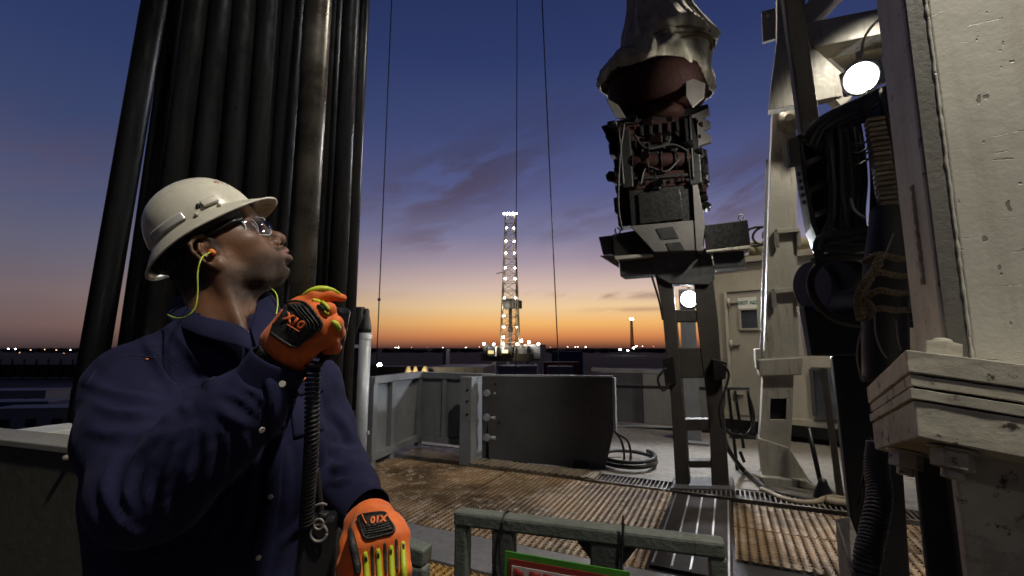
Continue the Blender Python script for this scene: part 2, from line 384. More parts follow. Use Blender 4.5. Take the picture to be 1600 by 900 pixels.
# ------------------------------------------------------------------ far field
M['lampw'] = emit('white_lamp', (1, .97, .90), 60); M['lampf'] = emit('far_lamp', (1, .93, .78), 26)
M['lampo'] = emit('amber_lamp', (1, .50, .2), 8); M['yellowglow'] = emit('glowing_yellow_deck', (1, .78, .25), .9)  # yellow deck panels are given a glow in place of lamplight
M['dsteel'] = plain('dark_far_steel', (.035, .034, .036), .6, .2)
M['fgrey'] = plain('far_grey_panel', (.30, .30, .32), .6); M['fwhite'] = plain('far_white_panel', (.62, .62, .62), .6)
M['fblue'] = plain('far_blue_panel', (.03, .05, .16), .6); M['fred'] = plain('far_red_panel', (.22, .03, .03), .6)
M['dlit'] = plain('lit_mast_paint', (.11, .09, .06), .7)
def derrick(base, Hm, half0, half1, label, lights=True, near=True):
    rt = empty('drilling_rig', base, label, 'drilling rig', None)
    bx, by, bz = base
    mb = MB(); zs = bz + Hm * .17; n = 16
    cor = lambda k, sx_, sy_: Vector((bx + sx_ * (half0 + (half1 - half0) * k), by + sy_ * (half0 + (half1 - half0) * k), zs + (Hm * .83) * k))
    lw = .32 if near else .9
    for sx_ in (-1, 1):
        for sy_ in (-1, 1): mb.bar(cor(0, sx_, sy_), cor(1, sx_, sy_), lw * 1.3, lw * 1.3)
    for i in range(n):
        k0, k1 = i / n, (i + 1) / n
        for (s0, s1) in (((-1, -1), (1, -1)), ((1, -1), (1, 1)), ((1, 1), (-1, 1)), ((-1, 1), (-1, -1))):
            if i % 1 == 0: mb.bar(cor(k1, *s0), cor(k1, *s1), lw * .6, lw * .6)
            a_, b_ = (s0, s1) if i % 2 else (s1, s0)
            mb.bar(cor(k0, *a_), cor(k1, *b_), lw * .5, lw * .5)
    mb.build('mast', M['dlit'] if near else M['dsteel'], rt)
    if near:
        mb = MB(); mb.box((bx - .2, by - half0, zs + 15.2), (3.0, 2.6, 3.0)); mb.build('racking_board', M['dsteel'], rt)
        mb = MB(); mb.box((bx + 3.0, by - 1, zs + 15.2), (1.1, 2.0, 2.6)); mb.build('service_basket', M['dsteel'], rt); mb = MB(); mb.bar((bx - 4.6, by, zs + 25.6), (bx - .8, by, zs + 26.6), .25, .25); mb.build('boom', M['dsteel'], rt)
        mb = MB(); mb.cyl((bx + .1, by - .3, zs), (bx + .1, by - .3, zs + 17), .55, 10); mb.box((bx + .1, by - .3, zs + 7), (1.3, 1.3, 1.6)); mb.build('top_drive', M['dsteel'], rt)
        mb = MB(); mb.tube([(bx + 2.6, by, zs), (bx + 2.6, by, zs + 15)], .28, 8); mb.build('standpipe', M['dsteel'], rt)
        mb = MB(); mb.box((bx, by, bz + 7.4), (17, 9, 2.4)); mb.build('rig_deck', M['dlit'], rt)
        for i in range(15):
            mb = MB(); w_ = rnd.uniform(.8, 2.6); mb.box((bx - 7.6 + i * 1.05, by - 3.5 - rnd.random(), bz + 8.6 + rnd.uniform(.3, 1.6)), (w_, 1.5, rnd.uniform(1, 3.4))); mb.build('equipment', M[('dlit', 'dsteel', 'fgrey')[i % 3]], rt)
        for i in range(14):
            mb = MB(); mb.box((bx - 7.5 + i * 1.2, by - 4.6, bz + rnd.uniform(1.5, 5.6)), (rnd.uniform(.3, 1.6), .8, rnd.uniform(.5, 3))); mb.build('substructure_brace', M[('dlit', 'dsteel')[i % 2]], rt)
        mb = MB(); mb.box((bx + 8.0, by - 2, bz + 9.2), (5.6, 5, 4.4)); mb.box((bx + 3.6, by - 5, bz + 8.8), (3.0, 2, 3.2)); mb.build('driller_cabin', M['fgrey'], rt)
        for x0, x1, w_ in ((-5.2, -5.2, 1.6), (.0, -.6, 1.0), (3.8, 5.2, 1.9), (6.6, 8.6, .6), (10.8, 9.0, .6)):
            mb = MB(); mb.bar((bx + x0, by - 4.4, bz), (bx + x1, by - 4.4, bz + 6.0), w_, .8, (0, 1, 0)); mb.build('leg', M['fwhite'], rt)
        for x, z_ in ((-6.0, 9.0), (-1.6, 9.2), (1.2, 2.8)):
            mb = MB(); mb.box((bx + x, by - 4.9, bz + z_), (2.0, .3, 1.0)); mb.build('glowing_panel', M['yellowglow'], rt)
    if lights:
        lr = .17 if near else .9
        L_ = []
        for i in range(5): L_.append((bx - 2.0 + i * 1.0, by - half1 - .4, zs + Hm * .83 + .5, 2.0))
        if near:
            for k in (.90, .80, .71, .60, .52, .38, .31, .25, .17, .10, .05):
                for sx_ in (-1, 1):
                    if sx_ == 1 and k < .5 and k not in (.38, .17, .05): continue
                    p = cor(k, sx_ * .72, -1); L_.append((p.x, p.y - .5, p.z, 1.5))
            for x, z_ in ((-8.2, 11.6), (-5.2, 11.4), (3.6, 12.6), (6.0, 12.2), (9.0, 11.6)): L_.append((bx + x, by - 5, bz + z_, 2.0))
        for i, (x, y, z_, s) in enumerate(L_):
            mb = MB(); mb.ball((x, y, z_), lr * s, 8); mb.build('floodlight', M['lampw'] if i % 5 else M['lampf'], rt)
    if near:
        for z_, e_ in ((12, 1500), (24, 450), (33, 450), (43, 600)):
            for s_ in (-1, 1):
                l = bpy.data.lights.new('mast_lamp_glow', 'POINT'); l.energy = e_; l.color = (1, .9, .68); l.shadow_soft_size = .3; lo = bpy.data.objects.new('mast_lamp_glow', l); C.objects.link(lo); lo.location = (bx + s_ * 2.2, by - 5.5, bz + z_)
    return rt
D0 = 150.0; q = at(797, 585, D0)
derrick((q.x, D0, GZ), 54.5, 3.1, 1.45, 'tall lattice drilling rig lit with white floodlights against the orange horizon')
D1 = 900.0; q = at(988, 545, D1)
derrick((q.x, D1, GZ), 66, 2.2, 1.2, 'small distant drilling rig with one bright top lamp, right of the tall rig', near=False)
def horizon_lamp(px, py, D, r, label, mat='lampf', group='lamps scattered along the horizon'):
    p = at(px, py, D); r *= .42; mb = MB(); mb.ball(p, r, 8, (1.5, 1, .8)); o = tag(mb.build('distant_lamp', M[mat]), label, 'distant lamp', group)
    mb = MB(); mb.cyl((p.x, p.y, GZ), (p.x, p.y, p.z - r * .8), r * .12, 6); mb.build('pole', M['dsteel'], o); return o
far = 'tiny distant lamp on the dark horizon'
for px, py, D, r, mt in ((13, 545, 700, 1.6, 'lampf'), (24, 545, 700, 1.8, 'lampf'), (48, 547, 800, 1.3, 'lampo'), (70, 546, 800, 1.0, 'lampo'), (88, 547, 780, 1.3, 'lampo'),
                     (110, 547, 800, 1.2, 'lampf'), (31, 551, 600, .8, 'lampo'), (100, 552, 500, .5, 'lampo'), (618, 543, 1200, 1.8, 'lampf'), (622, 543, 1200, 1.8, 'lampf'), (643, 543, 1400, 1.3, 'lampo'), (692, 543, 1400, 1.3, 'lampf'),
                     (728, 543, 1200, 1.8, 'lampf'), (749, 542, 1200, 1.4, 'lampo'), (887, 542, 1300, 1.3, 'lampf'), (899, 542, 1300, 1.6, 'lampf'), (903, 542, 1300, 1.4, 'lampf'),
                     (915, 542, 1100, 2.2, 'lampf'), (1004, 541, 1300, 1.5, 'lampf'), (1021, 541, 1300, 1.3, 'lampo'), (860, 543, 1300, 1.2, 'lampo'), (668, 543, 1500, 1.2, 'lampo')):
    horizon_lamp(px, py, D, r, far, mt)
for px, py, r, lab in ((969, 546, 2.6, 'brightest white lamp on the plain left of the small distant rig'), (981, 547.5, 1.7, 'white yard lamp just left of the foot of the small distant rig'),
                       (990, 543.5, 1.9, 'white yard lamp at the foot of the small distant rig'), (994.5, 541, 1.2, 'small white lamp right of the foot of the small distant rig')):
    horizon_lamp(px, py, 620, r, lab, 'lampw', None)
p = at(593, 571, 75); mb = MB(); mb.ball(p, .38, 12); o = tag(mb.build('yard_lamp', M['lampw']), 'white yard lamp shining beside the grey standpipe, above the windwall', 'yard lamp'); mb = MB(); mb.cyl((p.x, p.y, GZ), (p.x, p.y, p.z - .4), .08, 8); mb.build('pole', M['dsteel'], o)
# yard buildings and tanks below the floor
def yard_box(px0, px1, ytop, D, depth, mat, name, label, cat, zbot=GZ, group=None):
    a_, b_ = at(px0, ytop, D), at(px1, ytop, D); zt = (a_.z + b_.z) / 2
    mb = MB(); mb.hull8([(a_.x, D, zbot), (b_.x, D, zbot), (b_.x + .1 * depth, D + depth, zbot), (a_.x + .1 * depth, D + depth, zbot),
                         (a_.x, D, zt), (b_.x, D, zt), (b_.x + .1 * depth, D + depth, zt), (a_.x + .1 * depth, D + depth, zt)])
    L_ = b_.x - a_.x; n = max(3, int(L_ / .9))
    for i in range(n + 1):
        x = a_.x + L_ * i / n; mb.box((x, D - .04, (zt + zbot) / 2), (.09, .08, zt - zbot - .1), (Vector((1, 0, 0)), Vector((0, 1, 0)), Z))
    mb.box(((a_.x + b_.x) / 2, D - .06, zt - .05), (L_ + .2, .1, .14), (Vector((1, 0, 0)), Vector((0, 1, 0)), Z))
    return tag(mb.build(name, M[mat]), label, cat, group)
yard_box(668, 755, 574, 52, 10, 'fgrey', 'mud_tank', 'long grey tank roof seen over the windwall, left of the lit rig', 'tank')
yard_box(582, 668, 573, 62, 4, 'dsteel', 'storage_container', 'dark container left of the grey tank roof, beside the yard lamp', 'container')
for i, (px, r) in enumerate(((638, .5), (649, .42), (664, .55))):
    p = at(px, 577, 50); mb = MB(); mb.lathe((p.x, p.y, p.z - 1.4), Z, [(r, 0), (r, .9), (r * .6, 1.3), (r * .3, 1.7)], 12)
    tag(mb.build('mixing_hopper', emit('lit_hopper_%d' % i, (1, .72, .35), .35) if False else plain('pale_hopper_%d' % i, (.7, .6, .4), .5)),
        ('left pale hopper', 'middle pale hopper', 'right pale hopper')[i] + ' of three before the dark container', 'hopper', 'hoppers behind the windwall')
lp = bpy.data.lights.new('yard_glow', 'POINT'); lp.energy = 500; lp.color = (1, .8, .45); lp.shadow_soft_size = .3
lo = bpy.data.objects.new('yard_glow', lp); C.objects.link(lo); lo.location = at(650, 569, 47)
yard_box(692, 697, 545, 90, 3, 'fblue', 'blue_silo', 'slim dark blue silo left of the lit rig', 'silo')
yard_box(862, 910, 549, 110, 8, 'fblue', 'freight_container', 'dark blue container on the plain right of the lit rig', 'container', GZ + 2)
yard_box(850, 905, 566, 80, 4, 'fred', 'freight_container', 'dark red container below the dark blue one', 'container')
yard_box(855, 895, 573, 40, 3, 'fgrey', 'equipment_skid', 'small grey skid roof behind the dark panel', 'skid')
yard_box(778, 838, 572, 45, 4, 'fgrey', 'equipment_skid', 'pale grey skid roof at the foot of the lit rig', 'skid')
# left: flat roofs and a long dark fence far below
M['roofw'] = plain('pale_roof', (.30, .31, .36), .6); M['roofb'] = plain('blue_band', (.05, .08, .22), .6)
def trailer(x, y, lx, ly, h, rz, label, wall='roofw'):
    rt = empty('site_trailer', (x, y, GZ), label, 'trailer', 'trailers parked below on the left')
    c, s_ = math.cos(rz), math.sin(rz); ax = (Vector((c, s_, 0)), Vector((-s_, c, 0)), Z)
    mb = MB(); mb.box((x, y, GZ + h / 2 + .4), (lx, ly, h - .1), ax); mb.build('wall', M[wall], rt)
    mb = MB(); mb.box((x, y, GZ + h + .42), (lx + .3, ly + .3, .14), ax); mb.build('roof', M['roofw'], rt)
    for k in range(3):
        q = Vector((x, y, GZ + h * .6)) + ax[0] * (lx * (k - 1) * .3) - ax[1] * (ly / 2 + .02); mb = MB(); mb.box(q, (1.1, .06, .9), ax); mb.build('window', M['dsteel'], rt)
for px, py, D, lx, ly, lab in ((22, 621, 78, 13, 5, 'pale-roofed trailer farthest of the three on the left'), (18, 640, 62, 11, 3.4, 'pale trailer between the other two on the left'),
                               (70, 646, 56, 9, 3.5, 'brownish trailer nearest the racked pipes')):
    p = at(px, py, D); trailer(p.x, p.y, lx, ly, 3.0, R(8), lab, 'roofb' if px == 18 else 'roofw')
rt = empty('perimeter_fence', (-150, 170, GZ), 'long dark fence of upright posts under the lights on the left', 'fence')
for i in range(26): mb = MB(); mb.box((-186 + i * 4.2, 160, GZ + 3.2), (.5, .4, 6.4), (Vector((1, 0, 0)), Vector((0, 1, 0)), Z)); mb.build('post', M['dsteel'], rt)
mb = MB(); mb.box((-175, 160.5, GZ + 2.4), (260, .2, 4.4), (Vector((1, 0, 0)), Vector((0, 1, 0)), Z)); mb.build('fence_sheet', M['dsteel'], rt)
tr = random.Random(5)
mb = MB()
for i in range(900):
    x = tr.uniform(-1500, 1700); y = tr.uniform(900, 1500); s = tr.uniform(3, 9); mb.ball((x, y, GZ + s * .4), s, 6, (1.6, 1.2, .62))
tag(mb.build('far_brush', M['soil']), kind='stuff')
# ================================================================== RIG FLOOR EQUIPMENT
M['pipe'] = None
t = NT('drill_pipe_steel'); n = t.noise(5, 5, .6, (1, 1, .08)); n2 = t.noise(30, 5, .6, (1, 1, .25))
t.col(t.mix(t.step(n, .35, .68), (.020, .021, .024), (.062, .064, .070))); t.set(Roughness=t.step(n2, .3, .7, .26, .42), Metallic=.6); t.bump(n2, .18, .004); M['pipe'] = t.m
M['pipebare'] = plain('worn_bright_pipe', (.15, .14, .122), .30, .8, .2, 25, .4)
M['pipering'] = plain('bare_steel_band', (.25, .21, .14), .3, .8)
top_px = [(242, 2.62), (280, 2.75), (311, 2.50), (350, 2.52), (385, 2.54), (423, 2.56), (461, 2.62), (498, 2.44), (524, 2.85), (549, 2.72), (567, 3.0)]
bot_px = [(184, 2.55), (233, 2.66), (267, 2.42), (313, 2.44), (357, 2.46), (397, 2.5), (434, 2.56), (476, 2.36), (508, 2.80), (532, 2.68), (551, 2.95)]   # at y 340
rads = [.066, .062, .072, .070, .070, .070, .071, .073, .055, .054, .048]
names = ['leftmost drill pipe of the rack, sky showing on both sides', 'second drill pipe from the left, behind the gap of sky', 'third drill pipe from the left, above the hard hat',
         'fourth drill pipe from the left', 'fifth drill pipe from the left, over the top of the hard hat', 'sixth drill pipe from the left, above the hat brim', 'seventh drill pipe from the left',
         'drill pipe with the brightest pale glint down its side', 'drill pipe just right of the brightest one', 'second drill pipe from the right end of the rack', 'rightmost thin drill pipe beside the open sky']
for (tx, tY), (bx_, bY), r, lab in zip(top_px, bot_px, rads, names):
    A = at(bx_, 340, bY); B = at(tx, 0, tY); d = (B - A) / (B.z - A.z); P0 = A + d * (0.03 - A.z); P1 = A + d * (11.5 - A.z)
    rt = empty('drill_pipe', P0, lab, 'drill pipe', 'drill pipes racked upright on the floor')
    mb = MB(); mb.cyl(P0, P1, r, 28); mb.build('tube', M['pipebare' if 'brightest pale' in lab else 'pipe'], rt)
    mb = MB(); dd = d.normalized(); mb.lathe(P0, dd, [(r * .7, 0), (r * 1.12, .02), (r * 1.16, .30), (r, .42)], 24); mb.build('tool_joint', M['pipe'], rt)
    mb = MB(); mb.lathe(P0 + dd * 9.2, dd, [(r, 0), (r * 1.16, .08), (r * 1.16, .36), (r, .45)], 24); mb.build('collar', M['pipe'], rt)
mb = MB(); mb.box((-1.55, 2.7, .015), (1.9, 1.0, .03)); tag(mb.build('setback_mat', M['under'], bevel=.004), 'black mat under the racked drill pipes', 'floor mat')

# guy wires
M['wire'] = plain('thin_dark_wire', (.03, .03, .035), .5, .5)
for (p0, p1, r, lab, dot) in (((612, 0, 5.0), (588, 575, 5.9), .007, 'thin wire nearest the racked pipes, with a small clamp on it', (594, 463)),
                         ((808, 0, 9.2), (806, 585, 9.6), .009, 'thin straight wire running down in line with the lit rig', None),
                         ((847, 0, 5.5), (873, 578, 6.6), .008, 'thin slanting wire right of the lit rig', None)):
    A, B = at(*p0), at(*p1); d = (A - B).normalized(); mb = MB(); mb.cyl(B - d * .1 if p1[1] > 500 else B, A + d * 4, r, 8)
    if dot: mb.ball(A + (B - A) * (dot[1] / 575), .022, 10)
    tag(mb.build('wire_rope', M['wire']), lab, 'wire')

# standpipe with black cap
M['galv'] = painted('galvanised_grey', (.42, .44, .48), (.12, .10, .08), .2, .42, 4, .25, .35, .2)
M['black'] = plain('black_rubber', (.012, .012, .013), .55, 0, .2, 60)
M['blackm'] = plain('black_painted_steel', (.016, .016, .018), .42, .2, .25, 30, .4)
Yp = 4.9; b0 = at(561, 740, Yp); t0 = at(571, 520, Yp)
rt = empty('standpipe', (b0.x, b0.y, 0), 'upright grey pipe with a black bulbous cap beside the racked pipes', 'pipe')
mb = MB(); mb.cyl((b0.x, Yp, 0), t0, .062, 24); mb.build('pipe', M['galv'], rt)
mb = MB(); mb.cyl(at(556, 640, Yp + .12), at(563, 480, Yp + .12), .05, 16); mb.build('rear_pipe', M['blackm'], rt)
mb = MB(); mb.lathe(t0 - Z * .0, Z, [(.06, 0), (.062, .05), (.05, .12), (.035, .2), (.034, .235), (.02, .26)], 20); mb.tube(spline([at(570, 492, Yp - .03), at(560, 508, Yp - .06), at(552, 535, Yp - .05), at(549, 575, Yp)]), .012, 8); mb.build('cap', M['black'], rt)
for y in (541, 676): mb = MB(); p = at(566, y, Yp); mb.bar(p - Vector((.16, 0, 0)), p + Vector((.07, 0, 0)), .03, .035); mb.build('clamp', M['galv'], rt)
mb = MB(); p = at(571, 545, Yp); mb.lathe(Vector((p.x - .004, p.y, p.z + .10)), Z, [(.0635, 0), (.0645, .002), (.0645, .05), (.0635, .052)], 24); mb.build('pale_band', M['fwhite'], rt)

# windwall alcove: left wall, back wall, posts
M['wgrey'] = painted('windwall_grey_paint', (.20, .215, .235), (.09, .075, .06), .3, .5, 2.5, 0, .35, .25)
M['dpanel'] = painted('dark_rubber_panel', (.075, .075, .080), (.028, .026, .024), .0, .6, 2.0, 0, .3, .15)
HT = 1.07
rt = empty('windwall', W(-3.98, 4.4, 0), 'grey steel windwall section running back from the grey standpipe', 'windwall')
mb = MB(); mb.hull8([W(-4.02, 4.42, .12), W(-3.98, 4.42, .12), W(-4.22, 5.78, .12), W(-4.26, 5.78, .12), W(-4.02, 4.42, HT), W(-3.98, 4.42, HT), W(-4.22, 5.78, HT), W(-4.26, 5.78, HT)]); mb.build('panel', M['wgrey'], rt)
for k in (.02, .36, .97):
    A = W(-3.94, 4.42) * (1 - k) + W(-4.19, 5.74) * k; mb = MB(); mb.bar(A + Z * .02, A + Z * (HT - .01), .075, .08, V); mb.build('stiffener', M['wgrey'], rt, .004)
for z in (.14, HT - .02): mb = MB(); mb.bar(W(-3.955, 4.40, z), W(-4.20, 5.76, z), .12, .085); mb.build('rail', M['wgrey'], rt, .004)
rt = empty('windwall', W(-4.2, 5.72, 0), 'dark grey ribbed windwall section closing the back of the alcove', 'windwall')
mb = MB(); mb.rbox(-4.18, -2.98, 5.76, 5.79, .12, HT); mb.build('panel', M['wgrey'], rt)
for a in (-3.75, -3.35, -3.02): mb = MB(); mb.rbox(a - .035, a + .035, 5.70, 5.755, .15, HT - .05); mb.build('stiffener', M['wgrey'], rt, .004)
for z in (.13, HT - .03): mb = MB(); mb.rbox(-4.16, -2.96, 5.68, 5.80, z - .04, z + .045); mb.build('rail', M['wgrey'], rt, .004)
rt = empty('windwall_post', W(-3.0, 5.15, 0), 'broad grey upright at the open end of the windwall alcove', 'post')
mb = MB(); mb.rbox(-3.10, -2.93, 5.08, 5.22, 0, HT + .01); mb.build('post', M['wgrey'], rt, .006)
mb = MB(); mb.rbox(-3.04, -2.99, 5.235, 5.70, .1, HT); mb.build('side_plate', M['wgrey'], rt, .004)
for z in (.62, .78, .92): mb = MB(); mb.cyl(W(-2.985, 5.06, z), W(-2.985, 5.08, z), .014, 10); mb.build('bolt', M['blackm'], rt)
rt = empty('pipe_manifold', W(-2.87, 5.42, 0), 'dark valves and pipes squeezed between the grey upright and the dark panel', 'manifold')
mb = MB(); mb.cyl(W(-2.86, 5.4, .02), W(-2.86, 5.4, .98), .035, 14); mb.build('riser', M['blackm'], rt)
for z in (.30, .55, .86): mb = MB(); mb.cyl(W(-2.92, 5.4, z), W(-2.74, 5.4, z), .03, 12); mb.lathe(W(-2.86, 5.33, z), V, [(.04, 0), (.05, .02), (.05, .10), (.04, .12)], 12); mb.build('valve', M['galv'], rt)
# big dark panel
rt = empty('dark_panel', W(-2.2, 5.45, 0), 'large near-black panel with a clipped lower corner standing on the deck', 'panel')
pl = [at(753, 588, 6.08), at(957, 590, 5.62), at(959, 672, 5.62), at(944, 735, 5.66), at(753, 716, 6.1)]
mb = MB(); mb.prism(pl, V * .045); mb.build('sheet', M['dpanel'], rt, .004)
mb = MB(); mb.bar(pl[0] + V * .022 + Z * .012, pl[1] + V * .022 + Z * .012, .07, .022); mb.bar(pl[1] + V * .022 + U * .014, pl[2] + V * .022 + U * .014, .03, .07, V); mb.build('edge_trim', M['galv'], rt)
for px, py in ((775, 600), (930, 604), (925, 640), (780, 660)):
    mb = MB(); k = (px - 753) / 204; p = at(px, py, 6.08 * (1 - k) + 5.62 * k - .01); mb.cyl(p, p - V * .012, .014, 10); mb.build('bolt', M['blackm'], rt)
mb = MB(); mb.rbox(-2.55, -2.35, 5.5, 5.9, 0, .08); mb.build('foot', M['blackm'], rt); mb = MB(); mb.rbox(-1.75, -1.6, 5.5, 5.9, 0, .08); mb.build('foot', M['blackm'], rt)
# ribbed ramp plank
M['timber'] = plain('grimy_ramp_steel', (.16, .13, .095), .6, .2, .4, 30, .35)
mb = MB(); mb.rbox(-2.92, -1.36, 4.98, 5.26, .012, .06)
a = -2.9
while a < -1.4: mb.rbox(a, a + .035, 4.975, 5.25, .06, .072); a += .085
tag(mb.build('ribbed_plank', M['timber'], bevel=.003), 'low ribbed plank lying along the foot of the dark panel', 'plank')

# coiled hose on the deck right of the panel
rt = empty('coiled_hose', W(-1.1, 6.1, .02), 'black hose coiled on the deck beside the dark panel', 'hose')
pts = []
for i in range(46):
    th = i / 45 * 2 * math.pi * 1.7 + 2.4; rr = .34 - .05 * math.sin(i * .23); pts.append(on(980, 722, .05) + Vector((math.cos(th) * rr * .95, math.sin(th) * rr * 1.1, .004 * i * .5)))
mb = MB(); mb.tube(pts, .024, 10); mb.build('hose_loop', M['black'], rt)
for k, (xa, xb) in enumerate(((959, 975), (962, 985))):
    mb = MB(); mb.tube(spline([at(xa, 672 + 4 * k, 5.72), at(xb - 4, 690, 5.85), at(xb, 718, 5.9), at(xb - 14, 735, 5.8), at(xb - 40, 738, 5.74)]), .014, 8); mb.build('hose_tail', M['black'], rt)

# deck-edge tank wall with rails
M['tankg'] = painted('pale_tank_paint', (.40, .40, .42), (.16, .13, .10), .15, .55, 1.5, 0, .3, .15)
M['tankd'] = painted('dark_tank_paint', (.10, .10, .12), (.05, .04, .04), .1, .55, 1.5, 0, .3, .15)
rt = empty('settling_tank', at(1000, 640, 10.4), 'pale grey tank side with a darker door half, behind the deck rail', 'tank')
p0, p1 = at(1004, 584, 10.4), at(1110, 590, 10.0); mb = MB(); mb.prism([p0, p1, p1 - Z * 3.2, p0 - Z * 3.2], V * 3); mb.build('wall', M['tankg'], rt)
p0, p1 = at(930, 583, 10.7), at(1003, 584, 10.42); mb = MB(); mb.prism([p0, p1, p1 - Z * 3.2, p0 - Z * 3.2], V * 3); mb.build('door', M['tankd'], rt)
p0, p1 = at(925, 577, 10.9), at(1110, 584, 10.1); mb = MB(); mb.bar(p0, p1, .25, .07); mb.build('top_rim', M['tankg'], rt)
rt = empty('deck_rail', W(-1.9, 8.6, 0), 'low two-bar rail along the far edge of the deck', 'rail')
for y, r, m_ in ((603, .028, 'blackm'), (669, .05, 'blackm')):
    mb = MB(); p0, p1 = at(945, y, 8.7), at(1135, y + 5, 7.9); mb.bar(p0, p1, r * 2, r * 2); mb.build('bar', M[m_], rt)
for px, Yd in ((950, 8.68), (1128, 7.95)): mb = MB(); p = at(px, 603, Yd); mb.bar((p.x, p.y, 0), p, .05, .05, V); mb.build('post', M['blackm'], rt)
mb = MB(); p0, p1 = at(945, 665, 8.68), at(1135, 669, 7.88); mb.bar(p0, p1, .1, .02); mb.build('toe_strip', M['galv'], rt)

# ------------------------------------------------------------------ doghouse container
M['beige'] = painted('beige_cabin_paint', (.40, .37, .31), (.20, .16, .11), .15, .5, 1.3, 0, .35, .15)
M['beiged'] = painted('beige_door_paint', (.36, .335, .28), (.18, .14, .1), .15, .5, 1.6, 0, .35, .15)
M['glass'] = plain('dark_window', (.05, .055, .07), .08, .0); M['white'] = painted('white_sign', (.75, .77, .74), (.4, .4, .38), 0, .4, 3, 0, .1, .05)
cA = W(-.30, 8.66); cB = W(3.3, 7.55); cd = (cB - cA).normalized(); cn = Vector((-cd.y, cd.x, 0)); zt = 2.93
rt = empty('cabin', cA, 'beige steel cabin with a door, standing behind the cream mast column', 'cabin')
mb = MB(); mb.prism([cA + Z * .28, cB + Z * .28, cB + Z * zt, cA + Z * zt], cn * 2.6); mb.build('wall', M['beige'], rt, .01)
mb = MB(); mb.prism([cA + Z * .10 + cn * .06, cB + Z * .1 + cn * .06, cB + Z * .275 + cn * .06, cA + Z * .275 + cn * .06], cn * 2.4); mb.build('skid', M['blackm'], rt)
mb = MB(); mb.bar(cA - cn * .03 + Z * (zt - .03), cB - cn * .03 + Z * (zt - .03), .06, .09); mb.build('rim', M['beige'], rt, .004); mb = MB(); mb.bar(cA - cn * .012 + Z * .33, cB - cn * .012 + Z * .33, .03, .1); mb.build('rim', M['beige'], rt, .004)
def cw(s, z, o=0.0): return cA + cd * s - cn * o + Z * z
def cs(px, py):                                      # pixel -> distance along the cabin front
    d = ray(px, py); n3 = cn; tt = (cA - CAMP).dot(n3) / d.dot(n3); P = CAMP + d * tt; return (P - cA).dot(cd), P.z
s0, z1 = cs(1137, 458); s1, z0 = cs(1196, 672)
z0 = .36; dr = None
mb = MB(); mb.prism([cw(s0, z0, .005), cw(s1 + .25, z0, .005), cw(s1 + .25, z1, .005), cw(s0, z1, .005)], -cn * .035); dr = mb.build('door', M['beiged'], rt, .006)
mb = MB(); mb.bar(cw(s0 - .03, z0 - .02, .035), cw(s0 - .03, z1 + .04, .035), .05, .05, V); mb.bar(cw(s0, z1 + .035, .035), cw(s1 + .3, z1 + .035, .035), .05, .05); mb.build('door_frame', M['beige'], rt)
w0, wz1 = cs(1157, 484); w1, wz0 = cs(1188, 514)
mb = MB(); mb.prism([cw(w0, wz0, .042), cw(w1, wz0, .042), cw(w1, wz1, .042), cw(w0, wz1, .042)], -cn * .012); mb.build('window', M['glass'], rt)
mb = MB()
for (sa, za, sb, zb) in ((w0, wz0, w1, wz0), (w0, wz1, w1, wz1), (w0, wz0, w0, wz1), (w1, wz0, w1, wz1)): mb.bar(cw(sa, za, .055), cw(sb, zb, .055), .03, .03, cn)
mb.build('window_frame', M['beige'], rt)
for z in (.7, 1.5, 2.2): mb = MB(); mb.cyl(cw(s0 + .02, z - .07, .06), cw(s0 + .02, z + .07, .06), .022, 10); mb.bar(cw(s0 + .02, z, .05), cw(s0 + .16, z, .05), .02, .05, cn); mb.build('hinge', M['beige'], rt)
g0, gz1 = cs(1154, 466); g1, gz0 = cs(1184, 481)
sg = empty('first_aid_sign', cw((g0 + g1) / 2, (gz0 + gz1) / 2, .05), 'small white sign reading FIRST AID above the cabin door window', 'sign')
mb = MB(); mb.prism([cw(g0, gz0, .042), cw(g1, gz0, .042), cw(g1, gz1, .042), cw(g0, gz1, .042)], -cn * .006); mb.build('board', M['white'], sg)
M['green'] = plain('green_letter', (.03, .16, .07), .5)
place_text('FIRST AID', .085, cw((g0 + g1) / 2, (gz0 + gz1) / 2, .0505), cd, Z, M['green'], sg, sx_=.82)
# cabin window right of the leg
M['framed'] = plain('dark_frame', (.05, .05, .045), .5); M['inner'] = plain('brown_blind', (.16, .10, .06), .7)
f0, fz1 = cs(1268, 576); f1, fz0 = cs(1345, 655)
mb = MB(); mb.prism([cw(f0, fz0, .006), cw(f1, fz0, .006), cw(f1, fz1, .006), cw(f0, fz1, .006)], -cn * .014); wn_ = mb.build('window', M['glass'], rt)
mb = MB(); mb.prism([cw(f0 + .45, fz0 + .35, .024), cw(f1 - .05, fz0 + .35, .024), cw(f1 - .05, fz1 - .08, .024), cw(f0 + .45, fz1 - .08, .024)], -cn * .006); mb.build('blind', M['inner'], wn_) if False else mb.build('blind', M['inner'], rt)
mb = MB()
for (sa, za, sb, zb) in ((f0, fz0, f1, fz0), (f0, fz1, f1, fz1), (f0, fz0, f0, fz1), (f0 + .38, fz0, f0 + .38, fz1)): mb.bar(cw(sa, za, .04), cw(sb, zb, .04), .05, .05, cn)
mb.build('window_frame', M['framed'], rt)
